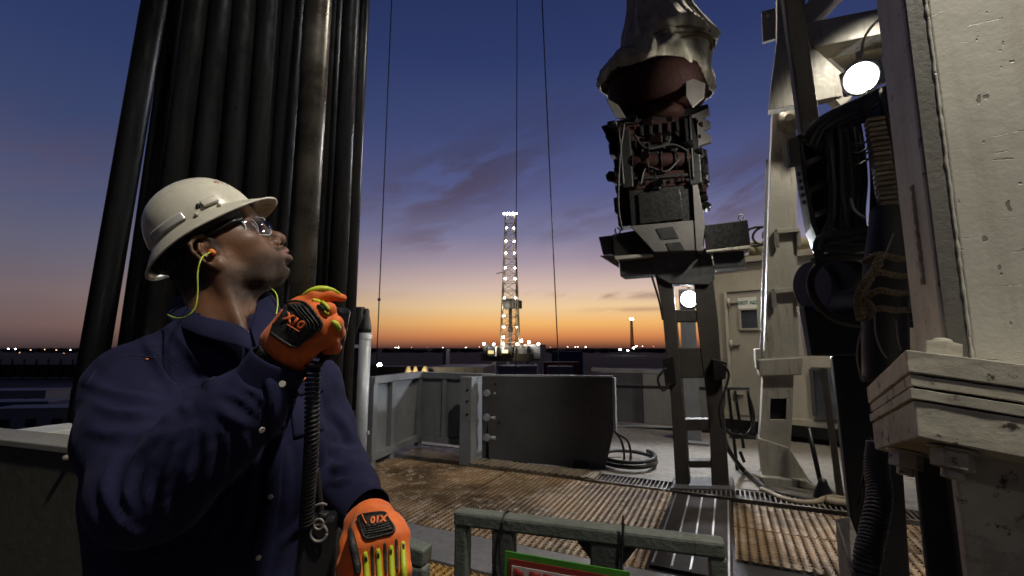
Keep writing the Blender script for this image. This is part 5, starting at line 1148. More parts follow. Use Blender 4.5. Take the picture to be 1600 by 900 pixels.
# ---------------- head frame
EAR = at(328, 397, .90)
TILT = R(31); YAW = R(21)
f0 = Vector((math.cos(YAW), math.sin(YAW), 0)); HF = (f0 * math.cos(TILT) + Z * math.sin(TILT)).normalized(); HL = Z.cross(f0).normalized(); HU = HF.cross(HL).normalized()
ROLL = R(0); HS = 1.03
HL, HU = (HL * math.cos(ROLL) + HU * math.sin(ROLL)), (HU * math.cos(ROLL) - HL * math.sin(ROLL))
HO = EAR + HL * .076 * HS
def h2w(p): return HO + (HF * p[0] + HL * p[1] + HU * p[2]) * HS
def w2h(P): d = (Vector(P) - HO) / HS; return (d.dot(HF), d.dot(HL), d.dot(HU))
g = Grid((-.16, -.14, -.30), (.155, .14, .16), .0022)
g.ell((.002, 0, .045), (.098, .076, .093), .01); g.ell((.045, 0, .0), (.060, .066, .085), .03)
g.ell((.035, 0, -.03), (.062, .058, .052), .03)
for s in (-1, 1):
    g.chain([(.012, s * .056, -.020), (.012, s * .055, -.050), (.052, s * .038, -.070), (.080, s * .014, -.0775)], [.020, .019, .017, .014], .020)
    g.ell((.066, s * .046, .000), (.026, .020, .018), .022); g.ell((.070, s * .034, -.036), (.026, .022, .024), .025)
    g.cap((.090, s * .014, .036), (.082, s * .044, .036), .013, .010, .014)
g.ell((.0880, 0, -.0755), (.018, .023, .015), .016); g.ell((.084, 0, .062), (.022, .050, .035), .03)
g.cap((-.0, 0, -.05), (.055, 0, -.062), .044, .028, .03)
g.ell((.099, 0, -.048), (.022, .028, .028), .020)
# eye sockets, eyelids
for s in (-1, 1):
    g.ell((.100, s * .032, .017), (.017, .019, .013), .012, 's'); g.ell((.0815, s * .032, .0165), (.0135, .0155, .0135), .004)
    for z1, z2, r_ in ((.0235, .0225, .0034), (.0095, .0105, .0030)):
        ps = [(.0815 + .0135 * math.cos(a_) * (.93), s * .032 + .0155 * math.sin(a_), (z1 if abs(a_) < .7 else .0165 + (z1 - .0165) * .55)) for a_ in (-1.2, -.7, -.25, .25, .7, 1.2)]
        g.chain(ps, [r_ * .6, r_, r_, r_, r_, r_ * .6], .0035)
# nose
g.chain([(.096, 0, .036), (.106, 0, .016), (.121, 0, -.003), (.1255, 0, -.010)], [.0085, .0085, .0105, .0115], .012)
for s in (-1, 1):
    g.ell((.1085, s * .0165, -.0170), (.0145, .0110, .0105), .006); g.ell((.1175, s * .0085, -.0245), (.0065, .0042, .0045), .003, 's')
g.cap((.116, 0, -.018), (.112, 0, -.028), .006, .005, .006)
# lips, slightly parted
for zz, r_, xx in ((-.0370, .0086, .1195), (-.0545, .0100, .1170)):
    ps = [(xx - .018 * abs(a_) ** 1.8, a_ * .0245, zz + (-.0450 - zz) * abs(a_) ** 2.0 * .8) for a_ in (-1, -.72, -.4, 0, .4, .72, 1)]
    g.chain(ps, [r_ * .45, r_ * .8, r_, r_ * 1.05, r_, r_ * .8, r_ * .45], .005)
ps = [(.1245 - .018 * abs(a_) ** 2, a_ * .019, -.0455) for a_ in (-1, -.5, 0, .5, 1)]; g.chain(ps, [.0008, .0026, .0034, .0026, .0008], .003, 's')
g.ell((.1125, 0, -.0675), (.008, .020, .005), .008, 's')
# ears
for s in (-1, 1):
    ey = s * .0765
    E_ = lambda x, z, dy=0: (x, ey + s * (.004 - x * .25 + dy), z)
    g.ell((-.002, ey * .985, .004), (.016, .007, .028), .008)
    g.chain([E_(.010, .012), E_(.014, .024), E_(.006, .036, .003), E_(-.008, .037, .005), E_(-.019, .026, .006), E_(-.021, .010, .006), E_(-.016, -.008, .004), E_(-.006, -.024, .001)], [.0028, .0036, .004, .0042, .0043, .004, .0038, .004], .004)
    g.ell(E_(.004, -.026, .001), (.0105, .006, .012), .006)
    g.chain([E_(-.006, .024, .002), E_(-.011, .012, .003), E_(-.009, -.002, .002)], [.003, .0033, .003], .004)
    g.ell(E_(.001, .004, .006), (.009, .008, .011), .004, 's'); g.ell(E_(.012, .0, .001), (.005, .004, .008), .004); g.ell(E_(-.014, .018, .008), (.0028, .004, .010), .003, 's'); g.ell(E_(.0, .027, .008), (.008, .004, .004), .003, 's')
# neck, in head space
nt, nb = w2h(at(352, 452, .965)), w2h(at(352, 520, .95)); 
NB = Vector(h2w(nb))
g.cap(w2h(at(356, 428, .985)), nb, .052, .058, .03); g.cap(w2h(at(320, 420, .985)), nb, .047, .055, .03)
g.cap((.0, -.058, -.030), w2h(at(380, 520, .90)), .008, .009, .03)
g.cap(w2h(at(350, 515, .955)), w2h(at(352, 560, .96)), .056, .056, .03)
v, q = g.mesh(); v = relax(v, q, 2, .45)
# masks in head space
x, y, z = v[:, 0], v[:, 1], v[:, 2]
sm = lambda a, b, w_: np.clip((a - b) / w_ + .5, 0, 1)
hair = sm(z, .038 + np.clip(x - .0, 0, .1) * .55, .016) * sm(.070, x, .02); hair = np.maximum(hair, sm(-.022, x, .02) * sm(z, -.052, .03))
hair = np.maximum(hair, sm(z, -.004 + .0 * x, .02) * sm(.024, x, .010) * sm(x, .008, .006) * .9 * (np.abs(y) > .055))
chin = sm(x, .060, .02) * sm(-.064, z, .012) * .7
must = sm(x, .094, .008) * sm(z, -.0385, .005) * sm(-.0275, z, .005) * .95 * (np.abs(y) < .032)
soul = sm(x, .096, .008) * sm(-.064, z, .005) * sm(z, -.078, .006) * .6 * (np.abs(y) < .012)
side = sm(.052 + (-.05 - z) * .0, np.abs(y), .02) * 0
jaw = sm(-.040 + x * .0, z, .035) * sm(z, -.115, .03) * sm(x, -.005, .02) * .8
hm_ = np.clip(np.maximum.reduce([hair, chin, must, soul, jaw]), 0, 1)
brow = sm(z, .032, .004) * sm(.043, z, .004) * sm(x, .080, .006) * (np.abs(y) > .012) * (np.abs(y) < .052); hm_ = np.maximum(hm_, brow * .8)
lip = np.zeros(len(v))
dl = np.sqrt(((z + .0457) / .0145) ** 2 + (y / .0265) ** 2); lip = sm(1.0, dl, .18) * sm(x, .098, .006)
Wv = np.array([h2w(p) for p in v]); wq = q
body = np_obj('body', Wv, wq, M['skin'], root)
for nm, arr in (('hairmask', hm_), ('lipmask', lip)):
    a_ = body.data.attributes.new(nm, 'FLOAT', 'POINT'); a_.data.foreach_set('value', arr.astype(np.float32))
M['eyewhite'] = plain('eye_white', (.62, .58, .54), .2); M['iris'] = plain('dark_iris', (.02, .012, .008), .1)
for s in (-1, 1):
    c_ = (.0822, s * .032, .0165); mb = MB(); mb.ball(h2w(c_), .0138 * HS, 20); eo = mb.build('eye', M['eyewhite'], body)
    gd = Vector((.86, 0.05, .46)).normalized(); mb = MB(); cc_ = Vector(c_) + gd * .0092; mb.ball(h2w(cc_), .0062 * HS, 14); mb.build('iris', M['iris'], eo)
HEADS = Surf(Wv, wq)
# ---------------- hard hat
M['hat'] = painted('white_hat_shell', (.66, .63, .53), (.40, .35, .26), .0, .30, 6, 0, .18, .03, 160); M['hatin'] = plain('hat_lining_black', (.01, .01, .011), .7, 0, .3, 80); M['hatrim'] = plain('hat_underside', (.50, .47, .40), .5, 0, .1, 60, .2)
M['tape'] = plain('pale_reflective_tape', (.62, .62, .58), .18, .1, 0, 30, .08)
ht = R(7); hF = (Vector((math.cos(ht), 0, math.sin(ht)))); hU = Vector((-math.sin(ht), 0, math.cos(ht))); HC = Vector((.010, 0, .070))
def hat(p): q_ = HC + hF * p[0] + Vector((0, 1, 0)) * p[1] + hU * p[2]; return h2w(q_)
hg = []; NS = 96
prof = [(0, 1.0), (.18, .985), (.36, .945), (.54, .87), (.70, .755), (.83, .60), (.92, .42), (.97, .25), (.995, .10), (1.0, 0.02)]
rows = []
def dome(th, rr_, hh): 
    a_ = .104 if math.cos(th) > 0 else .107; b_ = .090; ridge = .004 * math.exp(-(math.sin(th) * rr_ * 3.6) ** 2) * (1 - rr_ ** 3); return (math.cos(th) * a_ * rr_, math.sin(th) * b_ * rr_, .106 * hh + ridge)
def brim(th, k):
    c_ = math.cos(th); s_ = math.sin(th); ext = .014 + .030 * max(0, c_) ** 3 + .018 * max(0, -c_) ** 2; drop = -.010 * k - .012 * k * k - .012 * k * max(0, -c_) ** 2 + .004 * k * max(0, c_) ** 2
    a_ = .104 if c_ > 0 else .107; return (c_ * (a_ + ext * k), s_ * (.090 + ext * k * .85), .002 + drop)
for r_, h_ in prof[1:]: rows.append([hat(dome(2 * math.pi * k / NS, r_, h_)) for k in range(NS + 1)])
for kk in (.08, .3, .6, .85, 1.0): rows.append([hat(brim(2 * math.pi * k / NS, kk)) for k in range(NS + 1)])
mb = MB(); 
mb.sheet(rows); tp = mb.bm.verts.new(hat((0, 0, .110))); mb.bm.verts.ensure_lookup_table(); fr_ = [mb.bm.verts[i] for i in range(NS)]
for k in range(NS): f = mb.bm.faces.new((fr_[k], fr_[(k + 1) % NS], tp)); f.smooth = True
bmesh.ops.remove_doubles(mb.bm, verts=mb.bm.verts[:], dist=.0002)
hatroot = mb.build('hard_hat', M['hat'], root, solid=.0032, subsurf=1); hatroot.modifiers['solid'].offset = -1
mb = MB(); mb.tube([hat(brim(2 * math.pi * k / NS, 1.0)) for k in range(NS + 1)], .0024, 8); mb.build('brim_edge', M['hat'], hatroot)
# inside: black headband and ratchet strap, suspension
rows = [[hat((math.cos(th) * (.0985 - j * .0003), math.sin(th) * (.0840 - j * .0003), .014 - j * .014)) for th in [2 * math.pi * k / 64 for k in range(65)]] for j in range(4)]
mb = MB(); mb.sheet(rows); mb.build('headband', M['hatin'], hatroot, solid=.003)
mb = MB(); mb.bar(hat((-.105, -.03, -.005)), hat((-.112, .03, -.02)), .03, .03); mb.build('ratchet', M['hatin'], hatroot, .004)
rows = [[hat((math.cos(th) * (.100 + .004 * j), math.sin(th) * (.08 + .004 * j), -.024 - j * .016)) for th in [math.pi * (.70 + .6 * k / 24) for k in range(25)]] for j in range(3)]
mb = MB(); mb.sheet(rows); mb.build('nape_strap', M['hatin'], hatroot, solid=.003)
def hatsurf(th, hh, off=0):  # point on the dome side
    r_ = np.interp(hh, [p[1] for p in prof[::-1]], [p[0] for p in prof[::-1]]); d_ = dome(th, r_ * (1 + off), hh); return hat(d_)
def hatstrip(t0, t1, h0, h1, off, name, mat, th_=.0015, skew=0):
    rows = [[hatsurf(t0 + (t1 - t0) * i / 16, h0 + (h1 - h0) * j / 5 + skew * i / 16, off) for i in range(17)] for j in range(6)]; mb = MB(); mb.sheet(rows); return mb.build(name, mat, hatroot, solid=th_)
hatstrip(R(-140), R(-96), .06, .22, .018, 'reflective_strip', M['tape'])
hatstrip(R(-76), R(-60), .10, .22, .035, 'accessory_slot', M['hat'], .008)
mb = MB(); mb.ball(hatsurf(R(-80), .17, .01), .0042, 12, (.8, .8, 1.5)); mb.build('slot_shadow', M['hatin'], hatroot)
for th_ in (-86, -62): mb = MB(); p_ = hatsurf(R(th_), .03, .03); mb.ball(p_, .0045, 12); mb.build('rivet', M['hatrim'], hatroot)
M['logo'] = plain('faded_red_print', (.45, .09, .07), .5); 
mb = MB(); 
mb.tube([hatsurf(R(-34 + 4.0 * math.cos(a_)), .56 + .035 * math.sin(a_), .002) for a_ in [i * math.pi / 9 for i in range(15)]], .0007, 6); mb.tube([hatsurf(R(-26), .52, .002), hatsurf(R(-23), .60, .002)], .0007, 6); mb.build('red_mark', M['logo'], hatroot)
# ---------------- safety glasses
M['temple'] = plain('black_temple', (.008, .008, .009), .3)
t = NT('clear_lens'); tr_ = t.n('ShaderNodeBsdfTransparent'); tr_.inputs[0].default_value = (.93, .95, .97, 1); gs_ = t.n('ShaderNodeBsdfGlossy'); gs_.inputs['Roughness'].default_value = .04; fr2 = t.n('ShaderNodeFresnel'); fr2.inputs[0].default_value = 1.55; ms_ = t.n('ShaderNodeMixShader')
ms_.inputs[0].default_value = .09; t.l(tr_.outputs[0], ms_.inputs[1]); t.l(gs_.outputs[0], ms_.inputs[2]); t.l(ms_.outputs[0], t.out.inputs[0]); M['lens'] = t.m
gl = None
for s in (-1, 1):
    mb = MB(); mb.tube([h2w(p) for p in ((-.012, s * .082, .030), (.03, s * .081, .035), (.062, s * .076, .041), (.082, s * .066, .044))], [.0026, .0036, .005, .0042], 8)
    gl = mb.build('glasses_temple', M['temple'], root)
rows = []
for j in range(9):
    row = []
    for i in range(33):
        a_ = R(-72 + 144 * i / 32); zt_ = .045; k_ = j / 8; yy = math.sin(a_) * .066; xx = .052 + math.cos(a_) * .058 + .006 * math.sin(k_ * math.pi)
        bot = .006 - .004 * math.cos((abs(a_) - .5) * 3) + .016 * math.exp(-(a_ / .16) ** 2) + .016 * max(0, abs(a_) - .8); row.append(h2w((xx + (.004 if abs(a_) > .2 else .008), yy, zt_ + (bot - zt_) * k_)))
    rows.append(row)
mb = MB(); mb.sheet(rows); lens = mb.build('glasses_lens', M['lens'], root, solid=.0018)
M['clear'] = plain('clear_plastic_edge', (.55, .58, .62), .12)
mb = MB(); mb.tube(rows[0], .0016, 6); mb.tube(rows[-1], .0011, 6); mb.build('lens_edge', M['clear'], lens)
mb = MB(); mb.tube([r[0] for r in rows], .0018, 6); mb.tube([r[5] for r in rows], .0009, 6); mb.tube([r[-1] for r in rows], .0014, 6); mb.build('side_shield', M['clear'], lens)
# ---------------- earplug and cord
M['plug'] = plain('orange_earplug', (.85, .22, .03), .5); M['cordy'] = plain('lime_cord', (.50, .62, .05), .5)
pe = Vector(h2w((.006, -.086, -.002)))
mb = MB(); mb.cyl(pe + Vector(HL) * .012, pe - Vector(HL) * .006, .0062, 14); mb.ball(pe - Vector(HL) * .006, .0066, 12); ep = mb.build('earplug', M['plug'], root)
mb = MB(); mb.tube(spline([pe - HL * .008, at(316, 402, .81), at(309, 425, .80), at(309, 455, .80), at(305, 480, .80), at(293, 494, .80), at(276, 497, .82), at(262, 492, .86)], 8), .0013, 8); mb.build('cord', M['cordy'], ep)
mb = MB(); mb.tube(spline([at(407, 447, 1.02), at(420, 449, 1.0), at(431, 458, .98), at(434, 474, .96), at(431, 495, .94)], 8), .0013, 8); mb.build('cord', M['cordy'], ep)
# ---------------- shirt
tf = Vector((.5, -.86, 0)).normalized(); ts = Vector((.86, .5, 0)).normalized()          # torso facing, torso left
SR, ERp, WR = at(210, 614, .86), at(240, 768, .70), at(408, 612, .70)
SL, ELp, WL = at(478, 614, 1.03), at(532, 735, 1.04), at(562, 790, .84)
print('arm lengths', (SR - ERp).length, (ERp - WR).length, (SL - ELp).length, (ELp - WL).length)
NC = at(352, 505, .945)                                                                 # base of the neck
lo = (-1.02, .50, .62); hi = (.02, 1.42, 1.62)
g = Grid(lo, hi, .0055)
ax_ = (ts, tf, Z)
CH = (SR + SL) / 2
g.ell(CH + Vector((0, 0, -.17)) + tf * .02, (.205, .135, .22), .06, 'u', ax_); g.ell(CH + Vector((0, 0, -.42)) + tf * .01, (.185, .135, .26), .08, 'u', ax_)
g.ell(CH + Vector((0, 0, -.66)) + tf * .0, (.185, .14, .24), .08, 'u', ax_)
g.ell(CH + Vector((0, 0, -.12)) + tf * .09 + ts * .09, (.09, .05, .09), .06, 'u', ax_); g.ell(CH + Vector((0, 0, -.12)) + tf * .09 - ts * .09, (.09, .05, .09), .06, 'u', ax_)
for S_ in (SR, SL): g.cap(NC - Z * .012, S_ + Z * .022, .060, .058, .06); g.ell(S_, (.068, .068, .076), .05)
g.cap(NC - Z * .06, NC - Z * .03, .085, .070, .03)
g.chain([SR - Z * .01, SR.lerp(ERp, .5) + Vector((-.012, 0, 0)), ERp], [.070, .074, .070], .035)
g.chain([ERp, ERp.lerp(WR, .45), ERp.lerp(WR, .80), WR], [.072, .064, .055, .046], .025)
g.chain([SL, SL.lerp(ELp, .5), ELp], [.066, .062, .058], .035); g.chain([ELp, ELp.lerp(WL, .6), WL], [.058, .050, .040], .025)
g.cap(NC - Z * .02 + tf * .012, NC + Z * .14, .058, .064, .008, 's'); g.cap(NC + tf * .06 + Z * .01, at(396, 540, .84), .034, .010, .008, 's')
v, q = g.mesh(); v = relax(v, q, 2, .5)
F_ = [
 # right sleeve: ridges fan out from the armpit crease over the upper arm and elbow
 ([(134, 590), (164, 610), (220, 620), (286, 640)], 9, .007), ([(136, 622), (176, 640), (240, 648), (290, 656)], 9, .006), ([(134, 668), (170, 678), (214, 676), (262, 664)], 10, .006),
 ([(300, 660), (262, 676), (222, 702), (196, 760), (210, 812)], 9, .0065), ([(304, 664), (256, 696), (228, 744), (232, 800)], 6.5, .006), ([(308, 668), (276, 706), (258, 762), (258, 822)], 9, .0075),
 ([(316, 670), (298, 714), (288, 776), (284, 830)], 6.5, .006), ([(326, 664), (328, 704), (318, 756), (300, 810)], 8, .0075), ([(344, 668), (356, 700), (346, 742), (322, 786)], 7, .005),
 ([(178, 716), (166, 764), (184, 812), (222, 846)], 9, .007), ([(374, 668), (384, 700), (366, 738)], 8, .006), ([(235, 865), (275, 866), (320, 846)], 9, .006),
 # armhole fold, chest, yoke
 ([(222, 520), (246, 566), (272, 610), (298, 646)], 8, .009), ([(258, 504), (290, 540), (318, 580), (336, 612)], 9, .005), ([(310, 510), (344, 536), (378, 558)], 9, .005), ([(166, 566), (200, 548), (236, 540)], 9, .004),
 ([(270, 606), (306, 600), (346, 592)], 8, .004),
 # gathers behind the cuff
 ([(352, 614), (372, 620), (392, 634), (408, 654)], 6, .0045), ([(372, 604), (396, 612), (414, 630), (420, 650)], 6, .005), ([(340, 634), (362, 652), (392, 666)], 8, .0055),
 # shirt front
 ([(400, 700), (392, 750), (384, 800), (366, 860)], 9, .010), ([(414, 690), (416, 740), (408, 800)], 9, -.008), ([(444, 690), (450, 750), (444, 820), (430, 880)], 9, .006), ([(470, 700), (468, 760), (460, 820)], 9, .005),
 ([(366, 752), (350, 800), (326, 850), (306, 895)], 9, .008), ([(500, 680), (504, 730), (496, 780)], 8, .006), ([(440, 850), (470, 818), (500, 790)], 8, .006), ([(350, 830), (362, 860), (366, 895)], 9, -.006),
 ([(424, 560), (420, 600), (424, 650)], 8, .004),
 # left sleeve
 ([(520, 640), (538, 664), (552, 694)], 8, .006), ([(510, 696), (530, 706), (560, 704)], 7, .008), ([(512, 728), (536, 732), (566, 722)], 7, .008), ([(520, 754), (544, 750), (572, 740)], 6.5, .007), ([(514, 668), (526, 690), (524, 716)], 8, .005),
]
v = folds(v, q, F_); v = relax(v, q, 2, .4)
# fine random cloth unevenness, stronger on the sleeves
N_ = vnormals(v, q); amp = np.array([noise.fractal(Vector((p[0] * 9, p[1] * 9, p[2] * 5)), .8, 2.1, 4) for p in v]); v = v + N_ * (amp * .0045)[:, None]
shirt = np_obj('shirt', v, q, M['navy'], root); SH = Surf(v, q)
def stroke(line, r, name, mat, par, off=.0015, n=8, seg=6):
    p = SH.pts(line, off, n)
    if len(p) > 2: mb = MB(); mb.tube(p, r, seg); return mb.build(name, mat, par)
for ln in ([(128, 615), (150, 580), (178, 562), (206, 555), (246, 560)], [(236, 548), (262, 560), (280, 575)], [(262, 596), (300, 604), (336, 588), (372, 560)], [(420, 556), (412, 600), (404, 650)]): stroke(ln, .0008, 'seam', M['seam'], shirt, .0002)
ribbon(SH, [(398, 520), (420, 566), (431, 620), (432, 680), (428, 740), (424, 790), (410, 850), (396, 899)], 26, .0035, .002, 'placket', M['navy'], shirt, 10, 4)
for px, py in ((401, 536), (429, 683), (424, 775), (403, 870), (407, 670)):
    h = SH.hit(px, py, .0055)
    if h: mb = MB(); mb.lathe(h[0] - h[1] * .002, h[1], [(.0042, 0), (.0046, .0012), (.0042, .0022), (.0026, .0018)], 18); mb.build('button', M['button'], shirt)
pk = patch(SH, [(452, 612), (502, 612), (506, 672), (458, 686)], .003, .0015, 'pocket', M['navy'], shirt, 12, 12, .05)
fl_ = patch(SH, [(450, 583), (506, 585), (505, 612), (456, 622)], .0055, .002, 'pocket_flap', M['navy'], shirt, 12, 8, .08)
patch(SH, [(465, 585), (476, 586), (477, 597), (467, 596)], .008, .0015, 'red_tab', M['orange'], shirt, 4, 4)
patch(SH, [(227, 560), (233, 560.5), (232, 563), (228, 562.5)], .001, .0012, 'red_tab', M['orange'], shirt, 3, 3)
# right cuff: a stiff flared band
def band(P0, P1, r0, r1, name, mat, par, squash=1.0, thick=.003, side=None, off=0.0, nz=6, seg=40, amp=.0):
    P0, P1 = Vector(P0), Vector(P1); d = (P1 - P0).normalized(); e = (side or d.orthogonal()); e = (e - d * e.dot(d)).normalized(); g_ = d.cross(e); rows = []
    for j in range(nz + 1):
        k = j / nz; r = r0 + (r1 - r0) * k; c_ = P0.lerp(P1, k)
        rows.append([c_ + e * math.cos(a) * r * (1 + amp * math.sin(3 * a + 2 * k)) + g_ * math.sin(a) * r * squash * (1 + amp * math.sin(5 * a)) for a in [2 * math.pi * i / seg for i in range(seg + 1)]])
    mb = MB(); mb.sheet(rows); bmesh.ops.remove_doubles(mb.bm, verts=mb.bm.verts[:], dist=.0001); return mb.build(name, mat, par, solid=thick, subsurf=1)
GW = at(446, 548, .695)                                                                    # right wrist
cuf = band(WR + (WR - GW) * .15, WR.lerp(GW, .80), .046, .042, 'cuff', M['navy'], shirt, .85, .004, amp=.02)
cb = cuf
dg_ = (GW - WR).normalized()
c0_ = at(441, 600, .655); mb = MB(); nn_ = (CAMP - c0_).normalized(); mb.lathe(c0_ - nn_ * .003, nn_, [(.0042, 0), (.0046, .0012), (.0042, .0022)], 18); mb.build('button', M['button'], cuf)
GL = at(580, 806, .80)
cl_ = band(WL + (WL - GL) * 1.4, WL.lerp(GL, .75), .042, .041, 'cuff', M['navy'], shirt, .85, .004, amp=.02)
# collar: stand plus two folded leaves
def leaf(inner, outer, name, th=.0028):
    a = spline([at(*p) for p in inner], 8); b = spline([at(*p) for p in outer], 8); rows = []
    nrm = [(CAMP - p).normalized() for p in a]
    for j in range(6): k = j / 5; rows.append([p.lerp(q_, k) + n_ * (.008 * math.sin(k * math.pi)) for p, q_, n_ in zip(a, b, nrm)])
    mb = MB(); mb.sheet(rows); return mb.build(name, M['navy'], shirt, solid=th, subsurf=1)
leaf([(296, 452, 1.0), (288, 470, .94), (300, 486, .89), (322, 495, .87), (350, 501, .87), (374, 508, .875), (390, 520, .885)], [(270, 468, 1.0), (260, 490, .93), (276, 508, .875), (304, 522, .845), (340, 533, .84), (372, 541, .845), (396, 550, .86)], 'collar_leaf')
leaf([(406, 452, 1.02), (402, 470, .98), (398, 490, .93), (391, 513, .89)], [(424, 458, 1.02), (440, 486, .96), (426, 514, .91), (402, 549, .865)], 'collar_leaf')
leaf([(300, 440, 1.02), (340, 446, 1.06), (390, 448, 1.06), (406, 452, 1.02)], [(290, 470, 1.02), (335, 478, 1.08), (390, 478, 1.08), (424, 470, 1.02)], 'collar_back')
# ---------------- trousers and boots (below the frame)
M['trouser'] = M['navy']; M['boot'] = plain('black_boot_leather', (.02, .018, .016), .45, 0, .2, 60)
PV = CH + Vector((0, 0, 0)); PV.z = .92
g = Grid((-1.0, .5, .05), (.05, 1.4, 1.12), .012); g.ell(PV, (.19, .14, .16), .05, 'u', ax_)
for s in (-1, 1):
    H_ = PV + ts * s * .10; K_ = H_ + tf * .03; K_.z = .50; A_ = K_ - tf * .03 + ts * s * .02; A_.z = .10; g.chain([H_, K_, A_], [.115, .082, .068], .05)
    mb = MB(); mb.tube([A_ - tf * .06 + Z * .0, A_ + tf * .02 - Z * .02, A_ + tf * .10 - Z * .045, A_ + tf * .17 - Z * .055], [.048, .055, .05, .038], 18); mb.box(A_ + tf * .055 - Z * .090, (.09, .27, .022), (ts, tf, Z)); mb.tube([A_ - Z * .03, A_ + Z * .13], .058, 18); mb.build('boot', M['boot'], root, .004)
v, q = g.mesh(); v = relax(v, q, 2, .5); np_obj('trousers', v, q, M['trouser'], root)
# ================================================================== GLOVES
def glove(name, build, bounds, h=.0022, it=1):
    g = Grid(bounds[0], bounds[1], h); build(g); v, q = g.mesh(); v = relax(v, q, it, .4)
    N = vnormals(v, q); am = np.array([noise.fractal(Vector(p) * 42, .8, 2.1, 2) for p in v]); v = v + N * (am * .0005)[:, None]
    o = np_obj(name, v, q, M['orange'], root); return o, Surf(v, q)
A3 = lambda *p: at(*p)
YH_ = .685
def rg(g):
    W0 = A3(441, 552, .70); W1 = A3(452, 540, .695)
    K = [A3(470, 482, .690), A3(490, 491, .675), A3(503, 508, .675), A3(506, 527, .682)]
    g.cap(A3(432, 535, .705), A3(462, 560, .705), .024, .022, .02); 
    for k_, r_ in zip(K, (.0175, .0185, .0185, .0165)): g.cap(W1, k_, .025, r_, .014)
    g.ell(A3(466, 518, .70), (.040, .026, .040), .02)
    # index pointing right along the top
    g.chain([K[0], A3(490, 463, .690), A3(514, 460, .70), A3(536, 466, .715)], [.0165, .0105, .0095, .0062], .006)
    g.chain([K[1], A3(513, 484, .672), A3(519, 500, .69), A3(508, 508, .715)], [.0155, .0112, .0100, .0088], .0035)
    g.chain([K[2], A3(524, 505, .674), A3(529, 520, .69), A3(514, 526, .715)], [.0155, .0112, .0100, .0088], .0035)
    g.chain([K[3], A3(518, 530, .682), A3(523, 543, .70), A3(512, 546, .72)], [.0150, .0105, .0095, .0085], .0035)
    g.chain([A3(455, 530, .725), A3(480, 495, .745), A3(505, 482, .742)], [.022, .016, .011], .012)           # thumb, behind the microphone
GR, GRS = glove('glove', rg, ((-.62, .60, 1.30), (-.20, .80, 1.66)))
GR['label'] = 'raised orange glove with a black padded back reading X10'
pd = patch(GRS, [(449, 474), (478, 476), (503, 508), (463, 541)], .0018, .0025, 'back_pad', M['gblack'], GR, 22, 22, .10)
patch(GRS, [(428, 508), (449, 474), (463, 541), (424, 521)], .0018, .0025, 'back_pad', M['gblack'], GR, 16, 16, .0)
for k in range(4):
    p = GRS.pts([(455 + k * 7, 477 + k * .6), (478 + k * 6.2, 500 + k * 1.6), (484 + k * 4.6, 522 - k * 3.6)], .0044, 8)
    if len(p) > 2: mb = MB(); mb.tube(p, .0011, 6); mb.build('pad_rib', M['gblack'], pd)
p = GRS.pts([(449, 474), (464, 472), (480, 477), (492, 490), (503, 508), (494, 519), (478, 531), (463, 541), (444, 533), (426, 521)], .003, 8); mb = MB(); mb.tube(p, .0019, 8); mb.build('pad_rim', M['gblack'], pd)
a_ = R(27); ex, ey = (math.cos(a_), math.sin(a_)), (math.sin(a_), -math.cos(a_))
draped_text(GRS, 'X10', 18.5, (463, 503), ex, ey, .0050, M['orange'], pd, .001, shear=.15)
p = GRS.pts([(452, 508), (462, 513), (471, 517.5)], .0052, 4); mb = MB(); mb.tube(p, .0009, 6); mb.build('underline', M['orange'], pd)
p = GRS.pts([(431, 509), (440, 495), (445, 486)], .005, 4); mb = MB(); mb.tube(p, .0010, 6); mb.build('underline', M['orange'], pd)
def bead(surf, line, r, off, mat, par, name, seg=8):
    p = surf.pts(line, off, 8)
    if len(p) > 2:
        mb = MB(); n = len(p); mb.tube(p, [r * (.55 + .45 * math.sin(math.pi * min(1, max(0, i / (n - 1)) ) ) ** .5) for i in range(n)], seg); return mb.build(name, mat, par)
# lime ridges on the fingers
c_ = spline([A3(472, 462, .683), A3(486, 454, .683), A3(502, 451, .688), A3(518, 453, .696), A3(531, 459, .706)], 8); mb = MB(); mb.tube(c_, [.002 + .0028 * math.sin(math.pi * i / (len(c_) - 1)) for i in range(len(c_))], 8); mb.build('finger_guard', M['gyellow'], GR)
bead(GRS, [(488, 468), (498, 471), (508, 476), (514, 484)], .0032, .0012, M['gyellow'], GR, 'finger_guard'); bead(GRS, [(519, 502), (526, 507), (530, 516)], .0042, .001, M['gyellow'], GR, 'finger_guard'); bead(GRS, [(505, 484), (511, 489), (514, 490)], .0022, .001, M['gyellow'], GR, 'finger_guard')
bead(GRS, [(496, 478), (504, 481), (508, 487)], .003, .0006, M['gblack'], GR, 'finger_gap_shade')  # black bead paints the shade between index and middle finger
band(A3(419, 536, .705).lerp(A3(470, 568, .70), .5) + (WR - GW) * .35, A3(444, 551, .70), .032, .034, 'knit_cuff', M['knit'], GR, .8, .004, nz=5)
